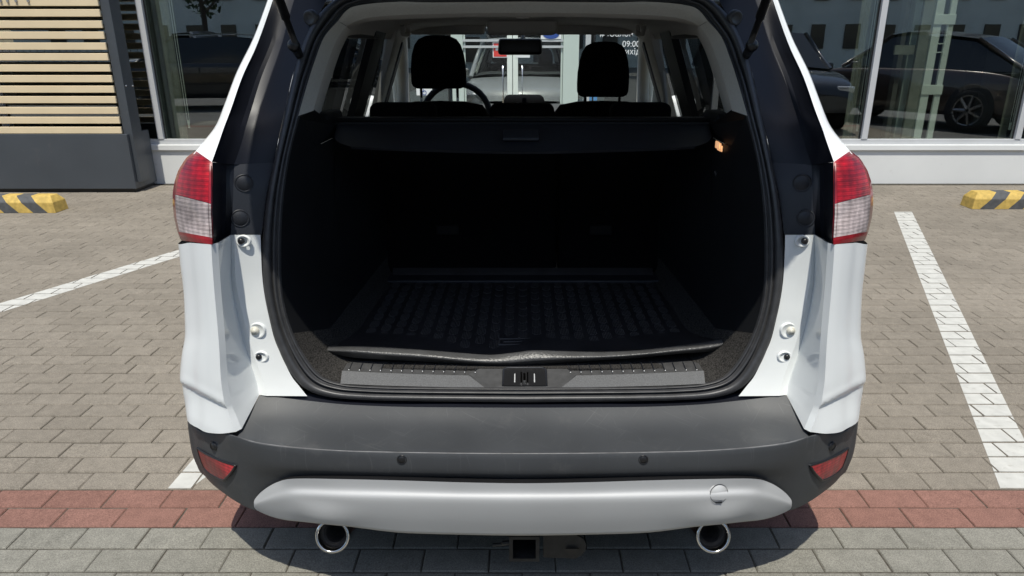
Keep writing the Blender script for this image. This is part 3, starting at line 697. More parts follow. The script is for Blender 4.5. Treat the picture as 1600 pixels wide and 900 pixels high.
# headliner with the moulded rear rim
bm = bmesh.new()
inner = [(528, 33, 2.185), (541, 17, 2.195), (558, 9, 2.205), (605, 3.5, 2.22), (700, 1.2, 2.235), (817, .5, 2.235)]
rim0 = symrow(C3(inner)); 
rimA = symrow(C3([(534, 36, 2.205), (550, 22, 2.215), (575, 15, 2.225), (620, 10, 2.235), (705, 8, 2.245), (817, 7, 2.25)]))
rimB = symrow(C3([(541, 40, 2.25), (562, 31, 2.25), (590, 26, 2.26), (640, 23, 2.27), (715, 21, 2.28), (817, 20, 2.28)]))
lin1 = symrow([W(-.57, 2.35, 1.50), W(-.54, 2.35, 1.535), W(-.46, 2.35, 1.55), W(-.3, 2.35, 1.556), W(-.15, 2.35, 1.56), W(0, 2.35, 1.56)])
lin2 = symrow([W(-.59, 2.9, 1.50), W(-.56, 2.9, 1.55), W(-.46, 2.9, 1.575), W(-.3, 2.9, 1.58), W(-.15, 2.9, 1.585), W(0, 2.9, 1.585)])
lin3 = symrow([W(-.58, 3.72, 1.50), W(-.55, 3.72, 1.53), W(-.46, 3.72, 1.55), W(-.3, 3.72, 1.56), W(-.15, 3.72, 1.56), W(0, 3.72, 1.56)])
loft(bm, [rim0, rimA, rimB], 4, 4, mirror=False); obj('headliner_rim', bm, M['beige'], car, True)
bm = bmesh.new(); loft(bm, [rimB, lin1, lin2, lin3], 2, 3, mirror=False); obj('headliner', bm, M['liner'], car, True)
bm = bmesh.new(); up = [[p + Vector((0, 0, .03)) for p in r] for r in (lin1, lin2, lin3)]; loft(bm, up, 1, 1, mirror=False)
for s in (-1, 1): quad(bm, W(s * .57, 2.3, 1.5), W(s * .6, 3.75, 1.5), W(s * .63, 3.75, 1.62), W(s * .63, 2.15, 1.60))
obj('roof_lining_back', bm, M['plug'], car)
# rear pillar trims, beige
t0 = C3([(528, 33, 2.185), (506.6, 58, 2.155), (492, 95, 2.11), (480.6, 130, 2.07), (466, 181, 2.02)])
t1 = C3([(541, 41, 2.25), (526, 62, 2.23), (512, 97, 2.19), (501, 132, 2.15), (489.5, 173, 2.10)])
t2 = C3([(549, 47, 2.55), (533, 78, 2.52), (520, 115, 2.49), (509, 150, 2.47), (500, 182, 2.45)])
pair('rear_pillar_trim', lambda b: loftl(b, [t0, t1], 5, 1), M['beige'], car)
pair('rear_pillar_inner_trim', lambda b: loftl(b, [t1, t2], 5, 1), M['liner'], car)
# black glossy flanges between shoulder and seal
outer = [(817, -22, 2.22), (590, -20, 2.215), (535, -8, 2.21), (510, 8, 2.19), (490, 30, 2.17), (474, 62, 2.14), (460, 105, 2.10), (449, 150, 2.06), (437, 205, 2.01), (426, 260, 1.97), (416, 310, 1.93), (410, 360, 1.90), (408, 400, 1.88), (410, 440, 1.87), (416, 480, 1.86), (430, 535, 1.85), (450, 580, 1.84), (475, 608, 1.832), (510, 621, 1.828), (560, 626, 1.825), (640, 628, 1.82), (817, 630, 1.82)]
innr = [(817, 0, 2.225), (605, 3, 2.22), (558, 9, 2.21), (541, 17, 2.20), (528, 33, 2.185), (506, 60, 2.155), (492, 95, 2.115), (480, 130, 2.075), (467, 179, 2.025), (453, 232, 1.985), (443, 290, 1.945), (438, 345, 1.915), (437, 400, 1.895), (438, 440, 1.885), (443, 480, 1.875), (456, 522, 1.865), (476, 560, 1.855), (500, 588, 1.847), (532, 600, 1.843), (575, 604, 1.84), (645, 606, 1.835), (817, 607, 1.835)]
po, pi_ = C3(outer), C3(innr)
prof = [(0, .012), (.05, .0), (.16, -.006), (.34, -.010), (.48, -.006), (.54, .006), (.60, .004), (.68, -.006), (.76, -.004), (.82, .006), (.88, .002), (.95, .0), (1.0, .012)]
rows = []
for t, off in prof:
    rows.append([a_.lerp(b_, t) + Vector((0, off, -off * .25)) for a_, b_ in zip(po, pi_)])
bm = bmesh.new(); loft(bm, [symrow([q for q in reversed(r)])if 0 else r for r in rows], 5, 2); obj('door_seal', bm, M['rubber'], car, True, weld=True)
d0 = C3([(430, -10, 2.225), (404, 66, 2.135), (379, 119, 2.055), (361, 170, 1.975), (350, 199, 1.915), (341, 225, 1.865), (331, 253, 1.805)])
d1 = C3([(455, -10, 2.23), (430, 66, 2.17), (409, 119, 2.11), (393, 170, 2.05), (384, 199, 2.00), (377, 225, 1.965), (366, 257, 1.92)])
d2 = C3([(516, -10, 2.22), (478, 62, 2.155), (459, 112, 2.105), (449, 155, 2.065), (441, 190, 2.035), (435, 218, 2.01), (428, 256, 1.985)])
pair('black_jamb_panel', lambda b: loftl(b, [d0, d1, d2], 5, 5), M['black_gloss'], car)
q0 = C3([(331, 253.5, 1.80), (331, 285, 1.775), (331.5, 320, 1.75), (332, 355, 1.73), (333, 383, 1.717)])
q1 = C3([(347, 255, 1.885), (347, 285, 1.87), (347, 320, 1.86), (347, 350, 1.86), (346, 374, 1.86)])
q2 = C3([(366, 257, 1.925), (365, 285, 1.90), (364, 315, 1.885), (362, 345, 1.875), (360.5, 366.5, 1.868)])
pair('lamp_side_panel', lambda b: loftl(b, [q0, q1, q2], 4, 3), M['black_gloss'], car)
r0 = C3([(366, 257, 1.925), (365, 285, 1.90), (364, 315, 1.885), (362, 345, 1.875), (360.5, 366.5, 1.868)])
r1 = C3([(429, 254, 1.985), (421, 285, 1.955), (416, 312, 1.935), (412, 342, 1.915), (409, 366.5, 1.90)])
pair('jamb_cover', lambda b: loftl(b, [r0, r1], 4, 1), M['black_satin'], car)
for s in (1, -1):
    def Q(px, py, Y):
        p = Cc(px, py, Y); return p if s == 1 else mir(p)
    for (px, py, Y) in ((381, 286, 1.911), (375, 341, 1.886)):
        bm = bmesh.new(); c = Q(px, py, Y); lathe(bm, [(0, .004), (.018, .004), (.020, .002), (.021, .004), (.0225, .004), (.024, -.004)], c, (.45 * s, -.9, .05), 28)
        obj('round_cover_cap', bm, M['black_satin'], car, True)
    for (px, py, Y, kind) in ((376, 377, 1.853, 'plug'), (404, 558, 1.832, 'plug'), (398, 517, 1.843, 'plug_white')):
        c = Q(px, py, Y); bm = bmesh.new(); big = kind == 'plug_white'
        prof2 = [(.0165, -.006), (.0155, -.001), (.014, .0008), (.0118, -.001), (.0085, -.003)] if not big else [(.0235, -.008), (.022, -.001), (.020, .001), (.0165, -.002), (.010, -.003)]
        lathe(bm, prof2, (0, 0, 0), (0, -1, .05), 24)
        for v in bm.verts:
            v.co.x *= 1.25 if not big else 1.0
            v.co += c + Vector((s * .006, 0, 0))
        obj('pressed_recess', bm, M['white'], car, True)
        bm = bmesh.new()
        if big: lathe(bm, [(0, .007), (.0055, .007), (.006, .005), (.0095, .005), (.0115, .001), (.0115, -.006)], c, (0, -1, .1), 20)
        else: lathe(bm, [(0, .005), (.004, .0046), (.0065, .003), (.0085, 0), (.0085, -.006)], c, (0, -1, .1), 16)
        obj('rubber_plug' if not big else 'ivory_buffer', bm, M[kind], car, True)
    # strut, ball joints, bump stop
    st = thing_s = None
    a_, b_ = Q(461, 66, 2.06), Q(436, 0, 1.93); e_ = a_ + (b_ - a_) * 3.4
    bm = bmesh.new(); tube(bm, [a_, a_ + (b_ - a_) * .6, a_ + (b_ - a_) * .62, e_], [.0085, .0085, .0125, .0125], 12); obj('gas_strut', bm, M['plug'], car, True)
    bm = bmesh.new(); bmesh.ops.create_uvsphere(bm, u_segments=14, v_segments=8, radius=.017, matrix=Matrix.Translation(Q(459, 71, 2.065)))
    tube(bm, [Q(461, 74, 2.06), Q(469, 88, 2.12)], [.014, .011], 10); obj('strut_joint', bm, M['plug'], car, True)
    bm = bmesh.new(); lathe(bm, [(0, .004), (.012, .003), (.017, .008), (.021, .003), (.022, -.01)], Q(485, 28, 2.165), (-.3 * s, -1, -.1), 18); obj('bump_stop', bm, M['rubber'], car, True)

# tail lamps
Ol = [(304, 236), (289, 247), (277, 266), (271, 284), (268, 302), (268, 320), (270, 340), (275, 361), (277, 367), (280, 375)]
Il = [(330, 254), (330, 268), (330, 285), (330, 302), (330, 318), (330, 335), (331, 352), (332, 371), (332, 376), (332, 382)]
Yo = [1.86, 1.85, 1.84, 1.835, 1.83, 1.83, 1.83, 1.83, 1.83, 1.84]; Yi = [1.79, 1.775, 1.76, 1.75, 1.74, 1.73, 1.722, 1.716, 1.714, 1.714]
def lens_pt(k, s_):
    i = min(int(k), 8); f = k - i
    o = (Ol[i][0] + (Ol[i + 1][0] - Ol[i][0]) * f, Ol[i][1] + (Ol[i + 1][1] - Ol[i][1]) * f, Yo[i] + (Yo[i + 1] - Yo[i]) * f)
    n_ = (Il[i][0] + (Il[i + 1][0] - Il[i][0]) * f, Il[i][1] + (Il[i + 1][1] - Il[i][1]) * f, Yi[i] + (Yi[i + 1] - Yi[i]) * f)
    return Cc(o[0] + (n_[0] - o[0]) * s_, o[1] + (n_[1] - o[1]) * s_, o[2] + (n_[2] - o[2]) * (s_ ** .55) - .010 * math.sin(math.pi * s_))
for sg in (1, -1):
    tl = thing_t = None
    def patch(k0, k1, s0, s1, nk, ns, push=0, wrap=False):
        bm = bmesh.new(); rows = []
        for a_ in range(nk + 1):
            r = [lens_pt(k0 + (k1 - k0) * a_ / nk, s0 + (s1 - s0) * b_ / ns) + Vector((0, -push, 0)) for b_ in range(ns + 1)]
            if wrap: r = [r[0] + Vector((.004, .16, 0)), r[0] + Vector((-.006, .08, 0)), r[0] + Vector((-.004, .03, 0))] + r
            if sg < 0: r = [mir(p) for p in r]
            rows.append(r)
        grid_faces(bm, rows); return bm
    base = obj('tail_lamp', patch(0, 9, 0, 1, 30, 12, -.006, True), M['lens_redflat'], car, True)
    obj('red_lens', patch(.1, 4, .10, .93, 24, 10), M['lens_red'], base, True)
    obj('inner_edge_strip', patch(.1, 4, .945, 1, 24, 2, .002), M['lens_redflat'], base, True)
    obj('clear_lens', patch(4.03, 7, .10, .93, 20, 10, .001), M['lens_clear'], base, True)
    obj('clear_edge_strip', patch(4.03, 7, .945, 1, 20, 2, .002), M['lens_clear'], base, True)
    obj('lower_red_lens', patch(7.03, 9, .06, 1, 8, 10, .001), M['lens_redflat'], base, True)

# bumper
def H(l): return symrow(C3(l))
A_ = H([(405, 618, 1.808), (440, 621.5, 1.812), (480, 626, 1.815), (540, 632, 1.81), (620, 635.5, 1.805), (700, 636.5, 1.80), (817, 637, 1.80)])
A0 = [p + Vector((0, .012, -.03)) for p in A_]
Am = H([(388, 650, 1.748), (420, 656, 1.75), (462, 662, 1.745), (534, 668, 1.735), (620, 671, 1.73), (710, 672, 1.725), (817, 672, 1.72)])
B_ = H([(370, 683, 1.684), (400, 692, 1.660), (450, 699, 1.64), (530, 705, 1.625), (620, 707.5, 1.615), (720, 709, 1.605), (817, 709.5, 1.60)])
bm = bmesh.new()
loft(bm, [A0, A_], 4, 1, mirror=False)
loft(bm, [A_, Am, B_], 5, 5, mirror=False)
f0 = [(294, 643, 1.835), (302, 661, 1.80), (313, 672, 1.77), (336, 678, 1.735), (352, 676, 1.700), (369, 681, 1.686), (400, 692, 1.660), (450, 699, 1.64), (530, 705, 1.63), (620, 707.5, 1.615), (720, 709, 1.605), (817, 709.5, 1.60)]
f0b = [(294.5, 648, 1.828), (302, 666, 1.792), (313, 676.5, 1.762), (336, 682, 1.727), (353, 682.5, 1.692), (370, 686, 1.677), (401, 696, 1.652), (450, 702.5, 1.632), (530, 708.5, 1.622), (620, 711, 1.607), (720, 712.5, 1.597), (817, 713, 1.592)]
f1 = [(296, 666, 1.84), (304, 690, 1.80), (316, 700, 1.77), (340, 708, 1.722), (358, 712, 1.698), (378, 716, 1.678), (410, 726, 1.652), (455, 731, 1.632), (530, 735, 1.62), (620, 737, 1.605), (720, 739, 1.594), (817, 740, 1.59)]
f2 = [(301, 700, 1.85), (310, 718, 1.805), (322, 730, 1.775), (345, 741, 1.725), (362, 746, 1.702), (385, 750, 1.688), (415, 751, 1.674), (455, 748, 1.655), (530, 749, 1.64), (620, 751, 1.625), (720, 752, 1.615), (817, 753, 1.61)]
f3 = [(309, 722, 1.86), (318, 738, 1.82), (330, 752, 1.795), (350, 767, 1.742), (368, 778, 1.718), (392, 786, 1.698), (425, 790, 1.690), (462, 792, 1.675), (530, 795, 1.668), (620, 800, 1.65), (720, 804, 1.64), (817, 806, 1.635)]
f4 = [(313, 728, 1.88), (323, 745, 1.85), (336, 758, 1.825), (356, 773, 1.755), (374, 785, 1.728), (396, 796, 1.706), (430, 805, 1.690), (470, 812, 1.68), (530, 817, 1.68), (620, 825, 1.66), (720, 829, 1.65), (817, 830, 1.645)]
rows = [H(r) for r in (f0, f0b, f1, f2, f3, f4)]
for r in rows:                                        # wrap to the car's side, forward
    pass
rows = [[Vector((r[0].x - .0, 2.25, r[0].z + .01)), Vector((r[0].x - .01, 1.95, r[0].z + .004))] + r + [Vector((-(r[0].x - .01), 1.95, r[0].z + .004)), Vector((-r[0].x, 2.25, r[0].z + .01))] for r in rows]
rows.append([p + Vector((0, .05, .0)) * 1 for p in rows[-1]]); rows.append([p + Vector((0, .30, .03)) for p in rows[-2]])
loft(bm, rows, 4, 4, mirror=False)
bp_ = obj('rear_bumper', bm, M['bumper'], car, True, weld=True, sharp=20)
edge_ = resample(B_, 4); bm = bmesh.new(); tube(bm, [p + Vector((0, .0012, .0002)) for p in edge_], .0019, 6); obj('lip_highlight_bead', bm, M['lip_edge'], car, True)  # thin paler bead added to draw the light line along the lip
# black channel between seal and bumper lip
bm = bmesh.new(); loft(bm, [H([(420, 600, 1.87), (452, 610, 1.86), (482, 615, 1.85), (540, 622, 1.85), (620, 624, 1.845), (700, 625, 1.84), (817, 626, 1.84)]), [p + Vector((0, .004, -.004)) for p in A_]], 4, 1, mirror=False)
obj('sill_channel', bm, M['black_gloss'], car, True)
# pale lip line on the bumper top edge is a highlight put in by colour
# silver plate
gt = [(399, 786, 1.702), (400, 777, 1.696), (413, 763, 1.682), (435, 750, 1.665), (462, 744.5, 1.640), (530, 745, 1.620), (620, 747, 1.603), (720, 750, 1.592), (817, 751.5, 1.587)]
g1 = [(399, 786.2, 1.701), (401, 781, 1.692), (417, 772, 1.676), (440, 763, 1.658), (468, 759, 1.640), (532, 761, 1.620), (620, 763, 1.603), (720, 765.5, 1.592), (817, 766, 1.587)]
g2_ = [(399, 786.5, 1.701), (402, 785, 1.691), (419, 780, 1.673), (443, 775, 1.653), (471, 772, 1.630), (534, 774, 1.609), (620, 776, 1.592), (720, 778, 1.582), (817, 779, 1.577)]
g3 = [(399, 787, 1.702), (403, 790, 1.696), (422, 793, 1.682), (447, 794, 1.664), (475, 793, 1.640), (534, 798, 1.620), (620, 803, 1.602), (720, 806, 1.592), (817, 807, 1.588)]
g4 = [(399, 788, 1.704), (404, 794, 1.702), (424, 803, 1.694), (448, 809, 1.682), (480, 812, 1.664), (535, 817, 1.642), (620, 828, 1.622), (720, 831.5, 1.612), (817, 833, 1.608)]
off = Vector((0, -.010, 0))
rs = [[p + off for p in H(r)] for r in (gt, g1, g2_, g3, g4)]
rim_t = [p + Vector((0, .02, -.02)) for p in rs[0]]; rim_b = [p + Vector((0, .05, .004)) for p in rs[-1]]
bm = bmesh.new(); loft(bm, [[p + Vector((0, .03, -.004)) for p in rs[0]], [p + Vector((0, .001, -.0005)) for p in rs[0]]], 5, 1, mirror=False); obj('trim_gap', bm, M['plug'], car)
bm = bmesh.new()
# local bulges over the tail pipes
def bulge(rows_):
    return rows_
loft(bm, rs, 6, 5, mirror=False); loft(bm, [rs[-1], rim_b], 6, 1, mirror=False)
for v in bm.verts:
    for ex in (-.522, .522):
        dx = (v.co.x - ex) / .075; q = math.exp(-dx * dx * 1.2)
        hz = min(max((.33 - v.co.z) / .07, 0), 1)
        v.co.z += .010 * q * hz; v.co.y -= .014 * q * min(max((.36 - v.co.z) / .06, 0), 1)
sp_ = obj('silver_skid_plate', bm, M['silver'], car, True, weld=True)
bm = bmesh.new(); lathe(bm, [(0, .0022), (.0235, .0022), (.0245, .0), (.026, .0), (.0262, -.01)], Cc(1121, 767, 1.6215) + Vector((0, -.010, 0)), (.22, -1, .22), 32)
cap = obj('tow_eye_cap', bm, M['silver'], car, True)
c = Cc(1121, 767, 1.6215)
bm = bmesh.new(); lathe(bm, [(.0243, .0035), (.0252, .0035), (.0252, .002)], c + Vector((0, -.010, 0)), (.22, -1, .22), 40); obj('cap_gap', bm, M['plug'], cap)
p_ = Cc(1121, 780.5, 1.617); obj('cap_notch', bx(p_.x - .008, p_.x + .008, p_.y - .014, p_.y - .008, p_.z - .0015, p_.z + .0015), M['plug'], cap)
for (px, py, Y, nx, r_) in ((628, 718, 1.6048, 0, .0125), (1005, 718, 1.6048, 0, .0125), (333.5, 697.5, 1.727, -.55, .0125), (1300.5, 697.5, 1.727, .55, .0125)):
    bm = bmesh.new(); c = Cc(px, py, Y); lathe(bm, [(0, .0025), (r_ * .72, .0022), (r_ * .80, .0006), (r_ * .88, .003), (r_, .0025), (r_ * 1.08, -.004)], c + Vector((0, .0005, 0)), (nx, -1, .12), 24)
    obj('parking_sensor', bm, M['plug'], car, True)
    bm = bmesh.new(); lathe(bm, [(r_ * 1.0, .0028), (r_ * 1.07, .002), (r_ * 1.1, -.002)], c + Vector((0, .0005, 0)), (nx, -1, .12), 24)
# reflectors (bumper corner lenses)
for s in (1, -1):
    bm = bmesh.new()
    top = C3([(311, 697, 1.800), (325, 706, 1.765), (347, 716, 1.727), (371, 724, 1.698)])
    midl = C3([(316, 714, 1.800), (328, 722, 1.768), (346, 732, 1.732), (362, 737, 1.705)])
    bot = C3([(321, 727, 1.803), (330, 736, 1.777), (342, 743, 1.748), (352, 747, 1.724)])
    fr = []
    rows2 = [[p + Vector((0, -.012, 0)) for p in r] for r in (top, midl, bot)]
    if s < 0: rows2 = [[mir(p) for p in r] for r in rows2]
    rr = [resample(r, 5) for r in rows2]; cols = [resample(list(c_), 4) for c_ in zip(*rr)]; rr = list(zip(*cols))
    grid_faces(bm, rr)
    rf = obj('rear_reflector', bm, M['reflector'], car, True)
    bm = bmesh.new(); loop = list(rr[0]) + [r[-1] for r in rr[1:]] + list(reversed(rr[-1][:-1])) + [r[0] for r in reversed(rr[1:-1])]
    loop = [Vector(p) + Vector((0, .002, 0)) for p in loop] ; tube(bm, loop + [loop[0]], .0035, 6, False); obj('reflector_surround', bm, M['plug'], rf, True)
# tail pipes
for s in (-1, 1):
    c = Cc(817 + s * 298, 838, 1.665); ax = Vector((0, -1, .38)).normalized()
    bm = bmesh.new(); lathe(bm, [(.0385, -.02), (.0390, .0), (.0410, .002), (.0460, .001), (.0475, -.004), (.0475, -.03), (.045, -.16)], c, ax, 48)
    tp = obj('tail_pipe', bm, M['chrome'], car, True)
    bm = bmesh.new(); lathe(bm, [(.0384, -.019), (.038, -.03), (.030, -.034), (.0285, -.030), (.027, -.034), (.026, -.12), (0, -.12)], c, ax, 40); obj('inner_pipe', bm, M['soot'], tp, True)
# hitch receiver
h0 = Cc(798, 845, 1.68); h1 = Cc(839, 872, 1.68)
def tubesq(bm, x0, x1, z0, z1, y0, y1, t):
    box(bm, x0, x0 + t, y0, y1, z0, z1); box(bm, x1 - t, x1, y0, y1, z0, z1)
    box(bm, x0 + t + .0002, x1 - t - .0002, y0, y1, z0, z0 + t); box(bm, x0 + t + .0002, x1 - t - .0002, y0, y1, z1 - t, z1)
bm = bmesh.new(); tubesq(bm, -.038, .046, h1.z - .012, h1.z + .072, h0.y, h0.y + .35, .010)
box(bm, -.028, .036, h0.y + .12, h0.y + .125, h1.z - .002, h1.z + .062)
hr = obj('hitch_receiver', bm, M['steel_black'], car)
obj('cross_beam', bx(-.55, .55, h0.y + .1, h0.y + .17, h1.z + .075, h1.z + .13), M['steel_black'], hr)
pts = [Cc(849, 836, 1.70), Cc(884, 834.5, 1.70), Cc(900, 836, 1.70), Cc(911, 842, 1.70), Cc(916, 851, 1.70), Cc(915, 860, 1.70), Cc(909, 868, 1.70), Cc(898, 873, 1.70), Cc(880, 872, 1.70), Cc(849, 871, 1.70)]
bm = bmesh.new(); solid_poly(bm, pts, (0, .008, 0)); fixn(bm)
pl = obj('socket_plate', bm, M['steel_black'], hr)
bm = bmesh.new(); cpl = Cc(894, 856, 1.695); arc = [cpl + Vector((.018 * math.cos(R(a)), -.004, .018 * math.sin(R(a)))) for a in range(180, 361, 15)]
solid_poly(bm, arc, (0, .003, 0)); fixn(bm); obj('socket_hole', bm, M['plug'], hr)
bm = bmesh.new(); tube(bm, [Cc(796, 847, 1.69), Cc(786, 848, 1.69), Cc(784, 850, 1.69), Cc(770, 851, 1.69)], [.007, .008, .005, .005], 8); obj('cable_end', bm, M['plug'], hr)

# load space
seal_in = C3([(467, 179, 2.03), (453, 232, 1.99), (443, 290, 1.95), (438, 345, 1.92), (437, 400, 1.90), (438, 440, 1.89), (443, 480, 1.88), (456, 522, 1.87), (476, 560, 1.86), (500, 588, 1.852), (532, 600, 1.848)])
wall_a = [W(-.60, 2.05, 1.20), W(-.61, 2.05, 1.10), W(-.615, 2.04, 1.0), W(-.62, 2.03, .92), W(-.62, 2.02, .84), W(-.615, 2.02, .78), W(-.60, 2.0, .72), W(-.585, 1.98, .665), W(-.565, 1.95, .63), W(-.53, 1.92, .60), W(-.50, 1.90, .592)]
wall_b = [W(-.60, 2.75, 1.20), W(-.59, 2.75, 1.10), W(-.56, 2.75, 1.0), W(-.55, 2.75, .92), W(-.54, 2.75, .84), W(-.54, 2.75, .78), W(-.54, 2.75, .72), W(-.54, 2.75, .68), W(-.54, 2.75, .64), W(-.53, 2.75, .61), W(-.50, 2.75, .60)]
seal_in = [p + Vector((0, .005, 0)) for p in seal_in]
pair('side_lining', lambda b: (loftl(b, [seal_in[:8], wall_a[:8]], 3, 1), loftl(b, [wall_a[:8], wall_b[:8]], 3, 1)), M['trim_black'], car)
pair('load_carpet', lambda b: (loftl(b, [seal_in[7:], wall_a[7:]], 4, 1), loftl(b, [wall_a[7:], wall_b[7:]], 3, 1)), M['carpet'], car)
obj('load_floor', bx(-.56, .56, 1.86, 2.80, .565, .588), M['carpet'], car)
# shoulder shelves from the trim to the side glass and the moulded cover holders
bm = bmesh.new()
sh0 = C3([(466, 179, 2.035), (489, 170, 2.10), (500, 182, 2.45)]); 
for s in (1, -1):
    def q_(p): return p if s == 1 else mir(p)
    quad(bm, *[q_(p) for p in (sh0[0] + Vector((-.004, .012, -.012)), sh0[1], W(-.60, 2.3, 1.235), W(-.605, 2.06, 1.185))])
    quad(bm, *[q_(p) for p in (sh0[1], W(-.79, 2.5, 1.24), W(-.60, 2.6, 1.225), W(-.60, 2.3, 1.235))])
    quad(bm, *[q_(p) for p in (W(-.60, 2.3, 1.235), W(-.60, 2.75, 1.22), W(-.60, 2.75, 1.0), W(-.60, 2.2, 1.0))])
    quad(bm, *[q_(p) for p in (W(-.79, 2.45, 1.235), W(-.80, 3.8, 1.12), W(-.60, 3.8, 1.10), W(-.60, 2.5, 1.22))])
    quad(bm, *[q_(p) for p in (W(-.80, 3.0, 1.13), W(-.80, 4.7, 1.10), W(-.80, 4.7, .3), W(-.80, 3.0, .3))])
obj('shoulder_trim', bm, M['trim_black'], car)
for s in (1, -1):
    a_ = Cc(489, 183, 2.38); b_ = Cc(524, 196, 2.42); xs = sorted((s * a_.x, s * b_.x))
    obj('cover_bracket', bx(xs[0], xs[1], a_.y - .03, a_.y + .15, b_.z - .005, a_.z + .012, .012, 3), M['trim_black'], car, True)
    a_ = Cc(462, 196, 2.2); b_ = Cc(506, 226, 2.28); xs = sorted((s * a_.x, s * b_.x))
    bm = bx(xs[0], xs[1], a_.y, a_.y + .3, b_.z, a_.z - .01, .02, 3); obj('side_bin', bm, M['trim_black'], car, True)
# load cover: cassette, flap with handle
ca, cb = Cc(523, 186, 2.44), Cc(817, 196, 2.44)
bm = bmesh.new(); tube(bm, [(ca.x, ca.y + .02, cb.z + .002), (-ca.x, ca.y + .02, cb.z + .002)], .022, 14); box(bm, ca.x - .05, -ca.x + .05, ca.y - .005, ca.y + .05, cb.z + .012, cb.z + .024, .004)
cvr = obj('load_cover_cassette', bm, M['trim_black'], car, True)
fl = [H([(527, 194, 2.43), (640, 194, 2.43), (817, 194, 2.43)])]
r1_ = H([(525, 203, 2.39), (640, 205, 2.39), (817, 206, 2.385)]); r2_ = H([(522, 214, 2.34), (640, 218, 2.335), (817, 220, 2.33)])
r3_ = H([(530, 223, 2.30), (640, 229.5, 2.285), (817, 234, 2.275)]); r4_ = H([(548, 229, 2.275), (640, 233, 2.27), (817, 237, 2.26)])
bm = bmesh.new(); loft(bm, [fl[0], r1_, r2_, r3_, r4_], 6, 3, mirror=False); loft(bm, [r4_, [p + Vector((0, .006, -.008)) for p in r4_]], 6, 1, mirror=False)
cf = obj('load_cover_flap', bm, M['cover'], car, True, weld=True, sharp=50)
a_, b_ = Cc(786, 206, 2.37), Cc(842, 218, 2.33)
bm = bmesh.new(); vs = box(bm, a_.x, b_.x, b_.y - .012, a_.y - .006, 0, .010, .003)
zl = (a_.z - b_.z) / (a_.y - b_.y)
for v in bm.verts: v.co.z += b_.z + (v.co.y - b_.y) * zl + .002
obj('flap_handle', bm, M['black_satin'], cf, True)
# rear seats
SB = 2.70
st = obj('rear_seat_back', bx(-.60, .135, SB, SB + .14, .60, 1.20, .03, 3), M['fabric_black'], car, True)
st2 = obj('rear_seat_back', bx(.14, .60, SB, SB + .14, .60, 1.20, .03, 3), M['fabric_black'], car, True)
for v in list(st.data.vertices) + list(st2.data.vertices): v.co.y += (v.co.z - .6) * .18
for x in (-.30, .31):
    zz = P(0, 358, SB).z
    obj('release_handle', bx(x - .045, x + .045, SB - .012 + .03, SB + .05, zz - .03, zz + .01, .004), M['trim_black'], st if x < 0 else st2)
obj('hinge_cover', bx(-.56, .56, SB - .10, SB - .0, .588, .61, .005), M['black_satin'], car)
def headrest(px0, px1, py0, py1, Y, parent, th=.09, pw=.35, post=True, taper=.86):
    a_ = P(px0, py1, Y); b_ = P(px1, py0, Y); cx = (a_.x + b_.x) / 2; w_ = (b_.x - a_.x) / 2; h = b_.z - a_.z; bm = bmesh.new()
    prf = [(.80, .0), (.93, .03), (.99, .10), (1.0, .25), (.985, .45), (.93, .65), (.83, .82), (.68, .93), (.42, .99), (.15, 1.0)]
    rows_ = []
    for (k, z) in prf:
        r = []
        for q in range(24):
            t = 2 * math.pi * q / 24; ce, se = math.cos(t), math.sin(t)
            ex = math.copysign(abs(ce) ** .55, ce); ey = math.copysign(abs(se) ** .6, se)
            kk = 1 - .35 * max(0, z - .75) * 4
            r.append(Vector((cx + ex * w_ * k, Y + th / 2 + ey * th / 2 * (kk if z > .7 else (1 if z > .05 else .7)), a_.z + h * z)))
        rows_.append(r)
    grid_faces(bm, rows_, close=True)
    bm.faces.new([v for v in bm.verts][:24]); bm.faces.new([v for v in bm.verts][-24:])
    fixn(bm)
    hd = obj('headrest', bm, M['fabric_black'], parent, True)
    if post:
        for s in (-1, 1):
            bm = bmesh.new(); tube(bm, [(cx + s * w_ * pw * 2, Y + .045, a_.z + .02), (cx + s * w_ * pw * 2, Y + .045, a_.z - .10)], .0065, 8)
            obj('headrest_post', bm, M['chrome'], parent, True)
            obj('post_sleeve', bx(cx + s * w_ * pw * 2 - .022, cx + s * w_ * pw * 2 + .022, Y + .02, Y + .07, a_.z - .10, a_.z - .065, .006), M['trim_black'], parent, True)
    return a_, b_
for (p0, p1, pt, pr_) in ((577, 679, 162, st), (765, 867, 163, st), (955, 1052, 162, st2)):
    a_ = P(p0, 200, 2.82); b_ = P(p1, pt, 2.82)
    bm = bx(a_.x, b_.x, 2.82, 2.93, a_.z - .04, b_.z, .028, 4); obj('headrest', bm, M['fabric_black'], pr_, True)
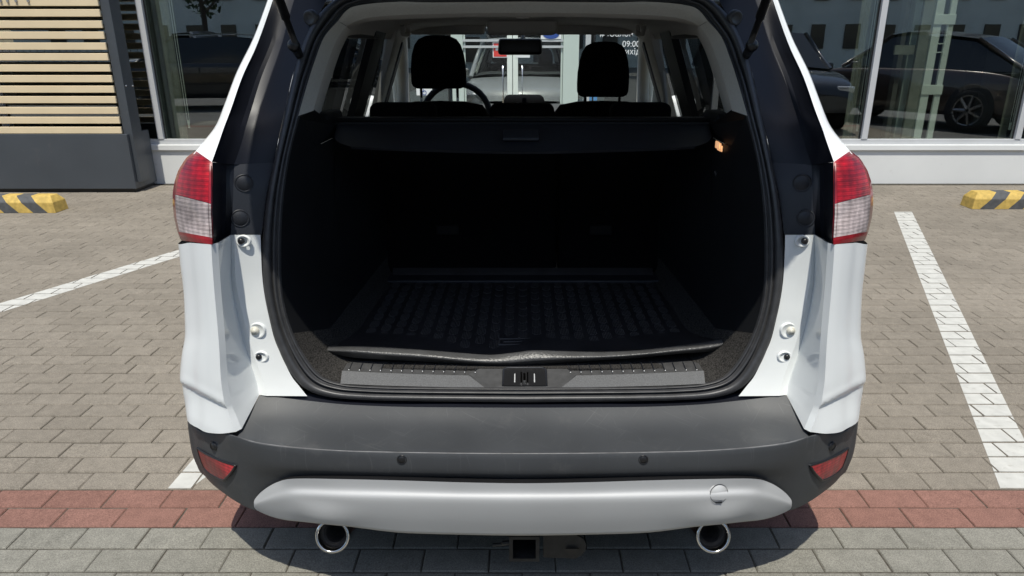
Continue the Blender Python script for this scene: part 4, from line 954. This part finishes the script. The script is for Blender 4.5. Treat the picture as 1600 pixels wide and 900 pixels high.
# front seats
for (p0, p1, p2, p3, sL, sR, label) in ((641, 726, 55, 139, 575, 765, 'l'), (902, 988, 65, 152, 862, 1058, 'r')):
    Y = 3.38
    a_ = P(sL, 200, Y + .04); b_ = P(sR, 160, Y + .04); bm = bmesh.new(); rows_ = []
    w_ = .27; cx = P((p0 + p1) / 2, 100, Y).x; zt = P(800, 160, Y).z
    for (k, z, yy) in ((.95, .55, 0), (1, .9, .02), (.98, zt - .18, .05), (.90, zt - .07, .06), (.74, zt - .015, .065), (.45, zt, .07), (.05, zt + .002, .07)):
        r = []
        for q in range(24):
            t = 2 * math.pi * q / 24; ce, se = math.cos(t), math.sin(t)
            r.append(Vector((cx + math.copysign(abs(ce) ** .6, ce) * w_ * k, Y + .05 + yy * 0 + math.copysign(abs(se) ** .6, se) * (.06 if z < zt - .02 else .03), z)))
        rows_.append(r)
    grid_faces(bm, rows_, close=True)
    fs = obj('front_seat', bm, M['fabric_black'], car, True)
    headrest(p0, p1, p2, p3, Y, fs, .09, .33)
    obj('seat_cushion', bx(cx - .26, cx + .26, Y + .1, Y + .6, .45, .62, .04, 3), M['fabric_black'], fs, True)
# dashboard, steering wheel, mirror, visors, console
dz = P(817, 159, 4.35).z
bm = bmesh.new(); dr_ = []
for (y, z) in ((3.95, .75), (3.98, dz - .10), (4.05, dz - .03), (4.2, dz - .005), (4.45, dz - .02), (4.66, dz - .04)):
    dr_.append(symrow([W(-.76, y, z - .03), W(-.55, y, z), W(-.25, y, z), W(0, y, z + .002)]))
loft(bm, dr_, 3, 3, mirror=False); obj('dashboard', bm, M['dash'], car, True)
a_ = P(787, 159, 4.0); b_ = P(851, 150, 4.0)
obj('instrument_hood', bx(a_.x, b_.x, 3.98, 4.15, a_.z - .10, b_.z, .03, 4), M['fabric_black'], car, True)
wc = P(713, 182, 3.82); bm = bmesh.new(); rr_ = 52 / F * 3.75
ring = [wc + Vector((math.cos(2 * math.pi * k / 32) * rr_, math.sin(2 * math.pi * k / 32) * rr_ * .40, math.sin(2 * math.pi * k / 32) * rr_ * .92)) for k in range(33)]
tube(bm, ring, .0165, 10, False); sw = obj('steering_wheel', bm, M['trim_black'], car, True)
bm = bmesh.new(); lathe(bm, [(0, .03), (.07, .02), (.08, 0), (.05, -.05)], wc, (0, -1, .4), 20); tube(bm, [wc + Vector((-rr_, 0, 0)), wc + Vector((rr_, 0, 0))], .014, 8); obj('wheel_hub', bm, M['trim_black'], sw, True)
a_ = P(779, 86, 3.75); b_ = P(847, 60, 3.75); mh = b_.z - a_.z
bm = bmesh.new(); vs = box(bm, a_.x, b_.x, 3.75, 3.80, a_.z, b_.z, .016, 4)
for v in bm.verts: v.co.x *= 1 - (v.co.z < (a_.z + b_.z) / 2) * -.03
tube(bm, [(0, 3.78, b_.z - .02), (0, 3.84, 1.56)], .012, 8); obj('rear_view_mirror', bm, M['plug'], car, True)
for (p0, p1) in ((641, 757), (868, 990)):
    a_ = P(p0, 54, 3.62); b_ = P(p1, 36, 3.62)
    obj('sun_visor', bx(a_.x, b_.x, 3.62, 3.66, a_.z, b_.z + .02, .014, 3), M['liner'], car, True)
a_ = P(764, 57, 3.5); b_ = P(872, 26, 3.3)
bm = bx(a_.x, b_.x, 3.32, 3.60, a_.z + .006, 1.60, .02, 4)
co = obj('overhead_console', bm, M['liner'], car, True)
bm = bmesh.new(); tube(bm, [P(806, 22, 2.6), P(808, 27, 2.6), P(826, 27, 2.6), P(828, 22, 2.6)], .005, 6); obj('roof_loop', bm, M['beige'], car, True)
for s in (1, -1):
    bm = bmesh.new(); q0_ = W(s * .50, 3.1, 1.555)
    tube(bm, [q0_, q0_ + Vector((0, .02, -.035)), q0_ + Vector((0, .15, -.035)), q0_ + Vector((0, .17, 0))], .009, 8); obj('grab_handle', bm, M['beige'], car, True)
# cargo lamp and small hooks
bm = bmesh.new(); lc = Cc(1124, 228, 2.22); box(bm, lc.x - .008, lc.x - .002, lc.y - .010, lc.y + .02, lc.z - .008, lc.z + .013, .002, 2); box(bm, lc.x - .001, lc.x + .0035, lc.y - .012, lc.y + .02, lc.z - .015, lc.z + .009, .002, 2); box(bm, lc.x + .0045, lc.x + .0085, lc.y - .010, lc.y + .02, lc.z - .017, lc.z + .001, .002, 2)
lm = obj('load_lamp', bm, M['lamp'], car, True)
bm = bmesh.new(); tube(bm, [Cc(1118, 268, 2.3), Cc(1122, 279, 2.28), Cc(1130, 281, 2.28)], .005, 6); obj('bag_hook', bm, M['black_satin'], car, True)
for s in (1, -1):
    bm = bmesh.new(); pts = [Cc(462, 488, 1.955), Cc(467, 490, 1.955), Cc(468.5, 505, 1.95), Cc(468, 515, 1.945)]; pts = pts if s == 1 else [mir(p) for p in pts]
    tube(bm, pts, .0035, 6); obj('lashing_eye', bm, M['black_satin'], car, True)
# load sill plate
top_ = [(545, 563, 1.985), (600, 565, 1.985), (700, 567, 1.985), (745, 568, 1.985), (817, 568, 1.985)]
brk = [(535, 580, 1.905), (600, 583.5, 1.905), (700, 587, 1.905), (745, 587.5, 1.905), (817, 588, 1.905)]
low = [(532, 599.5, 1.850), (600, 602.5, 1.850), (700, 605, 1.848), (757, 606, 1.848), (817, 606.5, 1.848)]
bm = bmesh.new(); loft(bm, [H(top_), H(brk)], 4, 2, mirror=False)
loft(bm, [[p + Vector((0, .02, -.01)) for p in H(top_)], H(top_)], 4, 1, mirror=False)
sp1 = obj('load_sill_plate', bm, M['sill_dark'], car, True, weld=True, sharp=40)
for s in (-1, 1):
    bm = bmesh.new(); a_ = C3([(534.5, 580.2, 1.903), (600, 583.6, 1.903), (680, 586.5, 1.903), (735, 587.6, 1.903)]); b_ = C3([(532, 600, 1.849), (600, 603, 1.849), (700, 605.3, 1.847), (758, 606.3, 1.847)])
    a_ = [p + Vector((0, 0, .002)) for p in a_]; b_ = [p + Vector((0, 0, .001)) for p in b_]
    if s > 0: a_, b_ = [mir(p) for p in a_], [mir(p) for p in b_]
    grid_faces(bm, [resample(a_, 4), resample(b_, 4)]); obj('grained_panel', bm, M['sill_grey'], sp1, True)
bm = bmesh.new(); a_ = C3([(732, 586, 1.905), (750, 577, 1.94), (817, 577, 1.94)]); b_ = C3([(757, 606.3, 1.848), (775, 606.3, 1.848), (817, 606.5, 1.848)])
grid_faces(bm, [[p + Vector((0, 0, .003)) for p in symrow(a_)], [p + Vector((0, 0, .002)) for p in symrow(b_)]]); obj('latch_housing', bm, M['sill_dark'], sp1, True)
bm = bmesh.new(); bm2 = bmesh.new()
for s in (-1, 1):
    for k in range(13):
        px = 546 + k * 16.4; ex = 4 * (px - 545) / 200
        t_ = (px - 540) / 277
        a_ = Cc(px + 5, 566 + 2.5 * t_, 1.972); b_ = Cc(px, 577.5 + 6 * t_ * .9, 1.918)
        for v_ in (a_, b_): v_.z += .0022
        if s > 0: a_, b_ = mir(a_), mir(b_)
        tube(bm, [a_, b_], .0010, 5); c = b_ + Vector((0, -.006, .0))
        bmesh.ops.create_uvsphere(bm2, u_segments=8, v_segments=5, radius=.0016, matrix=Matrix.Translation(c))
obj('grip_rib', bm, M['black_satin'], sp1, kind='stuff'); obj('rib_dot', bm2, M['sign_white'], sp1, kind='stuff')
# latch
la, lb = Cc(788, 577, 1.935), Cc(853, 605, 1.852)
bm = bmesh.new(); zz = lambda y: lb.z + (la.z - lb.z) * (y - lb.y) / (la.y - lb.y)
def slab(bm, x0, x1, y0, y1, lift, th, bev=.0):
    vs = box(bm, x0, x1, y0, y1, 0, th, bev)
    for v in (bm.verts if bev else vs): v.co.z += zz(v.co.y) + lift
slab(bm, la.x, lb.x, lb.y, la.y, .003, .003); lt = obj('latch_plate', bm, M['plug'], sp1)
bm = bmesh.new(); mx_ = (la.x + lb.x) / 2
for (x0, x1, y0, y1) in ((mx_ - .012, mx_ - .008, lb.y + .002, la.y - .03), (mx_ + .006, mx_ + .010, lb.y + .002, la.y - .03), (mx_ - .004, mx_ + .002, lb.y + .012, la.y - .035)):
    slab(bm, x0, x1, y0, y1, .0065, .006)
obj('striker', bm, M['chrome'], lt)
bm = bmesh.new()
for x in (mx_ - .030, mx_ + .026): slab(bm, x, x + .003, lb.y + .012, la.y - .03, .0062, .001)
obj('latch_mark', bm, M['silver'], lt)
bm = bmesh.new(); rim = [(la.x - .002, lb.y), (la.x - .002, la.y - .01), (la.x + .008, la.y), (lb.x - .008, la.y), (lb.x + .002, la.y - .01), (lb.x + .002, lb.y)]
tube(bm, [Vector((x, y, zz(y) + .005)) for x, y in rim], .003, 6); obj('latch_rim', bm, M['black_satin'], lt, True)

# wheels
for (x, y) in ((-.80, 2.62), (.80, 2.62), (-.80, 5.28), (.80, 5.28)):
    s = 1 if x > 0 else -1
    bm = bmesh.new(); lathe(bm, [(.22, .02), (.24, .10), (.31, .112), (.34, .09), (.345, 0), (.34, -.09), (.31, -.112), (.24, -.10), (.22, -.02)], (x, y, .345), (s, 0, 0), 32)
    wh = obj('wheel', bm, M['tyre'], car, True)
    bm = bmesh.new(); lathe(bm, [(0, .05), (.05, .055), (.06, .03), (.2, .06), (.225, .09), (.23, .0)], (x, y, .345), (s, 0, 0), 20); obj('rim', bm, M['alloy'], wh, True)
# roof rails and door mirrors
for s in (-1, 1):
    bm = bmesh.new(); tube(bm, [(s * .585, 2.30, 1.655), (s * .60, 2.42, 1.705), (s * .60, 3.4, 1.705), (s * .575, 3.62, 1.65)], .014, 8); obj('roof_rail', bm, M['alloy'], car, True)
    bm = bx(min(s * .84, s * 1.0), max(s * .84, s * 1.0), 4.15, 4.27, 1.06, 1.20, .04, 3); obj('door_mirror', bm, M['white'], car, True)
    bm = bx(min(s * .55, s * .80), max(s * .55, s * .80), 5.70, 5.95, .78, .89, .03, 3); obj('headlamp', bm, M['lamp_glass'], car, True)
obj('front_grille', bx(-.45, .45, 6.0, 6.10, .50, .74, .02), M['plug'], car)
# raised tailgate, hinged at the roof's rear edge (above the frame)
hy, hz, ey, ez = 2.12, 1.66, 1.362, 1.965
def tg(x, t, up=0): 
    n_ = Vector((0, ez - hz, hy - ey)).normalized() * -1
    return Vector((x, hy + (ey - hy) * t, hz + (ez - hz) * t)) + Vector((0, -(ez - hz), -(hy - ey))).normalized() * -up
bm = bmesh.new(); half = [(-.60, 0), (-.66, .25), (-.725, .6), (-.74, .85), (-.73, .95), (-.69, 1.0), (-.3, 1.02), (0, 1.03)]
outl = [tg(x, t) for x, t in half] + [tg(-x, t) for x, t in reversed(half[:-1])]
solid_poly(bm, outl, (0, .03, .09)); fixn(bm)
bmesh.ops.bevel(bm, geom=list(bm.edges), offset=.012, segments=2, affect='EDGES')
tgo = obj('tailgate', bm, M['black_satin'], car)
bm = bmesh.new(); o2 = [tg(x * 1.01, t * 1.0, .0) + Vector((0, .033, .105)) for x, t in half]; o2 += [mir(p) for p in reversed(o2[:-1])]
solid_poly(bm, o2, (0, .01, .03)); fixn(bm); obj('tailgate_skin', bm, M['white'], tgo)

# ------------------------------------------------------------------ boot mat (rests in the load space)
cm = thing('boot_mat', 'black rubber boot mat with ribbed ovals and a curled front lip in the load space', 'mat', (0, 1.95, .6))
FZ = .596
mA = C3([(499, 545, 1.985), (548, 543, 1.985), (600, 546, 1.985), (660, 550, 1.985), (720, 554, 1.985), (765, 556, 1.985), (800, 553, 1.99), (835, 549, 1.985), (880, 551, 1.985), (940, 552, 1.985), (1000, 549, 1.985), (1060, 542, 1.985), (1110, 536, 1.985), (1165, 526, 1.985)])
bk = [W(-.52 + 1.04 * i / 13, 2.66, .600) for i in range(14)]
md = [W(a_.x * .97, 2.10, .606) for a_ in mA]; md2 = [W(a_.x * .94 + b_.x * .06, 2.3, .603) for a_, b_ in zip(mA, bk)]
bm = bmesh.new(); loft(bm, [[p + Vector((0, .01, -.002)) for p in mA], md, md2, bk], 4, 3, mirror=False)
loft(bm, [bk, [p + Vector((0, .03, .030)) for p in bk], [p + Vector((0, .035, .032)) for p in bk]], 2, 2, mirror=False)
obj('mat_sheet', bm, M['mat'], cm, True, weld=True, sharp=50)
lipA = C3([(497, 540, 2.0), (548, 541, 1.985), (600, 543, 1.98), (660, 547, 1.975), (720, 552, 1.972), (765, 555, 1.967), (800, 552, 1.967), (835, 548, 1.968), (880, 549, 1.97), (940, 550, 1.975), (1000, 547, 1.98), (1060, 540, 1.985), (1110, 534, 1.99), (1170, 524, 2.0)])
lipM = C3([(500, 547, 1.975), (550, 549, 1.955), (600, 553, 1.95), (660, 557, 1.948), (720, 563, 1.945), (765, 566, 1.944), (800, 565, 1.944), (835, 562, 1.944), (880, 560, 1.945), (940, 558, 1.95), (1000, 554, 1.955), (1060, 548, 1.96), (1110, 543, 1.97), (1160, 531, 1.985)])
lipB = C3([(505, 549, 1.985), (545, 558, 1.975), (600, 562, 1.97), (660, 565, 1.97), (720, 569.5, 1.97), (765, 572, 1.965), (800, 572, 1.96), (835, 570, 1.96), (880, 567, 1.965), (940, 563, 1.97), (1000, 559, 1.975), (1060, 553, 1.98), (1110, 549, 1.985), (1150, 536, 1.99)])
lipX = [p + Vector((0, .012, -.006)) for p in lipA]
bm = bmesh.new(); loft(bm, [lipX, lipA, lipM, lipB], 6, 5, mirror=False); obj('curled_lip', bm, M['lip'], cm, True)
# ribbed ovals, raised from the sheet
bm = bmesh.new(); ov = []
for j in range(9):
    for i in range(-11, 12):
        x = i * .0445 + (0.0 if j % 2 else .0); y = 1.99 + j * .068 + (.034 if i % 2 else 0)
        lim = .54 - (y - 1.95) * .05
        if abs(x) > lim or y > 2.6: continue
        if abs(x) < .085 and y < 2.03: continue
        for r in range(6):
            dx = (r - 2.5) * .0050; hl = .029 * math.sqrt(1 - (dx / .0165) ** 2)
            zz_ = .6085 - max(0, (y - 2.1)) * .013
            v0 = box(bm, x + dx - .0010, x + dx + .0010, y - hl, y + hl, zz_ - .004, zz_ + .0008)
obj('oval_ribs', bm, M['rib'], cm, kind='stuff')
bm = bmesh.new(); pz_ = .608
for (x0, x1, y0, y1) in ((-.075, .055, 1.985, 1.988), (-.075, .055, 2.03, 2.033), (-.075, -.072, 1.988, 2.03), (.052, .055, 1.988, 2.03), (-.06, .04, 2.008, 2.0095)): box(bm, x0, x1, y0, y1, pz_ - .004, pz_ + .002)
obj('raised_badge_frame', bm, M['rib'], cm)

# ------------------------------------------------------------------ surroundings mirrored in the glass: parked cars, block of flats, trees
def simple_car(name, label, x, y, rot, paint, L=4.5, Wd=.9, Hh=1.62, coupe=False, pickup=False):
    t = bpy.data.objects.new(name, None); COL.objects.link(t); t['label'] = label; t['category'] = 'car'; t['group'] = 'cars parked around the white car'
    s = L / 4.5
    prof_ = [(-2.25, .35, .62, .78), (-2.2, .28, .80, .84), (-1.9, .24, .92, .88), (-1.2, .24, 1.0, .90), (0, .24, 1.0, .90), (1.0, .24, .98, .90), (1.6, .24, .93, .88), (2.1, .28, .78, .80), (2.25, .35, .60, .66)]
    def part(nm, bm, m, sm=True):
        o = obj(nm, bm, m, None, sm); o.parent = t; return o
    bm = bmesh.new(); rows_ = []
    for (xx, zb, zt, wd) in prof_:
        wd *= Wd / .9
        half_ = [Vector((xx * s, -wd * .9, zb)), Vector((xx * s, -wd, zb + .12)), Vector((xx * s, -wd * 1.01, (zb + zt) / 2 + .05)), Vector((xx * s, -wd * .95, zt - .05)), Vector((xx * s, -wd * .80, zt)), Vector((xx * s, 0, zt + .04))]
        rows_.append(half_ + [Vector((p.x, -p.y, p.z)) for p in reversed(half_[:-1])])
    loft(bm, rows_, 3, 4, mirror=False)
    for r in (rows_[0], rows_[-1]): bm.faces.new([bm.verts.new(p) for p in r])
    part('body', bm, paint)
    if pickup: cab = [(-.2, 1.0, .80), (-.1, Hh - .05, .66), (.5, Hh, .66), (1.1, 1.02, .80)]
    elif coupe: cab = [(-2.1, .98, .72), (-1.2, Hh - .13, .60), (-.2, Hh, .62), (.3, Hh - .04, .62), (1.15, 1.0, .78)]
    else: cab = [(-2.1, 1.0, .78), (-1.85, Hh - .08, .64), (-.9, Hh, .64), (.3, Hh - .03, .63), (1.2, 1.0, .78)]
    bm = bmesh.new(); up = []; lo = []
    rr = []
    for (xx, z, wd) in cab: rr.append([Vector((xx * s, -wd, z)), Vector((xx * s, -wd * .5, z + .03)), Vector((xx * s, 0, z + .035)), Vector((xx * s, wd * .5, z + .03)), Vector((xx * s, wd, z))])
    loft(bm, rr[1:-1], 2, 3, mirror=False); part('roof', bm, paint)
    for q_ in (rr[:2], rr[-2:]):
        bm = bmesh.new(); loft(bm, q_, 2, 1, mirror=False); part('windscreen', bm, M['win_dark'])
    for q_ in ((0, 1), (-1, -2)):
        for sd in (0, -1):
            bm = bmesh.new(); tube(bm, [rr[q_[0]][sd], rr[q_[1]][sd]], .035, 6); part('pillar', bm, paint)
    bm = bmesh.new()
    for sd in (-1, 1):
        top = [Vector((xx * s * .97, sd * (wd + .004), z - .05)) for (xx, z, wd) in cab]; bot = [Vector((xx * s * .97, sd * .80, .98)) for (xx, z, wd) in cab]
        grid_faces(bm, [top, bot])
    part('window', bm, M['win_dark'])
    for xx in (-1.38, 1.38):
        for sd in (-1, 1):
            bm = bmesh.new(); lathe(bm, [(.0, -.1), (.33, -.1), (.345, -.06), (.345, .08), (.32, .105), (.25, .10)], (xx * s, sd * (Wd - .055), .345), (0, sd, 0), 28); wl = part('wheel', bm, M['tyre'])
            bm = bmesh.new()
            for k in range(7):
                a_ = 2 * math.pi * k / 7; d_ = Vector((math.cos(a_), 0, math.sin(a_))); c_ = Vector((xx * s, sd * (Wd + .045), .345)); tube(bm, [c_ + d_ * .03, c_ + d_ * .24], [.034, .024], 5)
            lathe(bm, [(.235, .0), (.255, .006), (.255, -.03)], (xx * s, sd * (Wd + .045), .345), (0, sd, 0), 28)
            rm = obj('rim', bm, M['alloy'], None); rm.parent = wl
            bm = bmesh.new(); lathe(bm, [(0, .0), (.405, .0), (.42, -.02)], (xx * s, sd * (Wd + .022), .36), (0, sd, 0), 28); part('wheel_arch', bm, M['tyre'])
    for sd in (-1, 1):
        part('headlamp', bx(2.02 * s, 2.2 * s, min(sd * .45, sd * .74), max(sd * .45, sd * .74), .66, .76, .02), M['lamp_glass'])
        part('tail_lamp', bx(-2.2 * s, -2.12 * s, min(sd * .5, sd * .80), max(sd * .5, sd * .80), .76, .86, .02), M['lens_redflat'])
        part('door_mirror', bx(.75, .9, min(sd * .86, sd * 1.0), max(sd * .86, sd * 1.0), .98, 1.1, .03), paint)
        part('door_line', bx(-.25, -.242, sd * (Wd + .0) - .006, sd * (Wd + .0) + .010, .35, .9), M['plug'])
    if not pickup: part('number_plate', bx(-2.262 * s, -2.25 * s, -.26, .26, .52, .62), M['sign_white'])
    t.location = (x, y, 0.0); t.rotation_euler = (0, 0, rot); t.scale = (1, 1, 1.05)
    return t
simple_car('parked_car', 'dark brown coupe shaped crossover mirrored in the right hand window', 7.9, 1.2, R(236), M['paint_brown'], 4.7, coupe=True)
simple_car('parked_car', 'black crossover with lit edged headlamps mirrored left of the brown one', 4.8, 1.1, R(86), M['paint_black'], 4.6)
simple_car('parked_car', 'white crossover mirrored at the far right behind the brown one', 10.9, 2.4, R(120), M['paint_white2'], 4.5)
simple_car('parked_car', 'black car mirrored low in the left window', -8.0, -2.4, R(172), M['paint_black'], 4.5)
simple_car('parked_pickup', 'white pickup mirrored farther off in the left window', -10.5, -7.6, R(10), M['paint_white2'], 5.0, pickup=True, Hh=1.75)
simple_car('parked_car', 'black estate car mirrored beside the pickup in the left window', -7.0, -12.5, R(0), M['paint_black'], 4.6)
fb = thing('block_of_flats', 'long grey block of flats with rows of windows mirrored in the showroom glass', 'building', (0, -34, 0))
obj('wall', bx(-34, 40, -44, -34, 0, 22), M['concrete'], fb)
wm = bx(-.5, .5, -.03, .06, 0, 1.5); me_w = bpy.data.meshes.new('window'); wm.to_mesh(me_w); wm.free(); me_w.materials.append(M['win_dark'])
for fl_ in range(7):
    for i in range(30):
        o = bpy.data.objects.new('window', me_w); COL.objects.link(o); o.location = (-31 + i * 2.3, -33.97, 1.2 + fl_ * 3.0); o.parent = fb; o.matrix_parent_inverse = Matrix.Translation(-Vector(fb.location))
bm = bmesh.new()
for i in range(60): tube(bm, [(-20 + i * .25, -10.2, 0), (-20 + i * .25, -10.2, 1.5)], .012, 4)
for z in (.2, 1.4): tube(bm, [(-20, -10.2, z), (-5.2, -10.2, z)], .018, 5)
obj('metal_fence', bm, M['plug'], label='thin metal fence behind the parked pickup mirrored in the left window', cat='fence')
def tree(x, y, h, r, seed, label):
    rnd = random.Random(seed); t = thing('tree', label, 'tree', (x, y, 0), 'trees beyond the parked cars')
    bm = bmesh.new(); tube(bm, [(x, y, 0), (x + .1, y, h * .35), (x, y + .1, h * .7)], [.16, .12, .05], 8)
    for k in range(6):
        a_ = rnd.uniform(0, 6.28); tube(bm, [(x, y, h * (.35 + .05 * k)), (x + math.cos(a_) * r * .6, y + math.sin(a_) * r * .6, h * (.55 + .06 * k))], [.06, .02], 5)
    obj('trunk', bm, M['bark'], t, True)
    bm = bmesh.new(); cl = [(x + rnd.uniform(-r, r) * .75, y + rnd.uniform(-r, r) * .75, h * rnd.uniform(.42, .95), rnd.uniform(.3, .6) * r) for _ in range(16)]
    for _ in range(2600):
        c_ = rnd.choice(cl); d_ = Vector((rnd.gauss(0, 1), rnd.gauss(0, 1), rnd.gauss(0, 1))).normalized() * c_[3] * rnd.uniform(.5, 1.05); p_ = Vector(c_[:3]) + d_
        u_ = Vector((rnd.gauss(0, 1), rnd.gauss(0, 1), rnd.gauss(0, 1))).normalized() * .13; v_ = u_.cross(Vector((rnd.gauss(0, 1), rnd.gauss(0, 1), rnd.gauss(0, 1)))).normalized() * .08
        quad(bm, p_ - u_, p_ + v_, p_ + u_, p_ - v_)
    obj('crown', bm, M['leaf'], t)
tree(-8.5, -16, 6.5, 2.2, 1, 'broad green tree behind the pickup, nearest to the fence')
tree(-14, -17, 7.5, 2.6, 2, 'tall green tree at the far left end of the fence')
tree(3.5, -22, 7.0, 2.4, 3, 'green tree standing alone in front of the block of flats')

# pieces that were drawn together but stand apart become parts of their own
def split_parts(names):
    for o in [o for o in COL.objects if o.type == 'MESH' and o.name.split('.')[0] in names and o.get('kind') != 'stuff' and not o.get('category')]:
        bm = bmesh.new(); bm.from_mesh(o.data); bmesh.ops.remove_doubles(bm, verts=bm.verts, dist=1e-5)
        left = set(bm.verts); isl = []
        while left:
            st_ = [left.pop()]; cur = set(st_)
            while st_:
                v = st_.pop()
                for e in v.link_edges:
                    w_ = e.other_vert(v)
                    if w_ not in cur: cur.add(w_); left.discard(w_); st_.append(w_)
            isl.append({v.index for v in cur})
        if len(isl) > 1:
            bm.verts.index_update(); sm_ = any(p.use_smooth for p in o.data.polygons); m_ = o.data.materials[0]; nm = o.name.split('.')[0]
            ids = [{v.index for v in bm.verts if v.index in i_} for i_ in isl]
            for k, keep in enumerate(ids):
                b2 = bm.copy(); b2.verts.ensure_lookup_table()
                bmesh.ops.delete(b2, geom=[v for v in b2.verts if v.index not in keep], context='VERTS')
                if k == 0:
                    me = bpy.data.meshes.new(nm); b2.to_mesh(me); b2.free(); me.materials.append(m_); me.polygons.foreach_set('use_smooth', [sm_] * len(me.polygons)); o.data = me
                else:
                    n_ = obj(nm, b2, m_, None, sm_); n_.parent = o.parent; n_.matrix_parent_inverse = o.matrix_parent_inverse.copy()
        bm.free()
split_parts({'shoulder_trim', 'door_frame', 'screw', 'latch_mark', 'striker', 'roof_lining_back', 'blind_chain', 'load_lamp', 'raised_badge_frame', 'latch'})
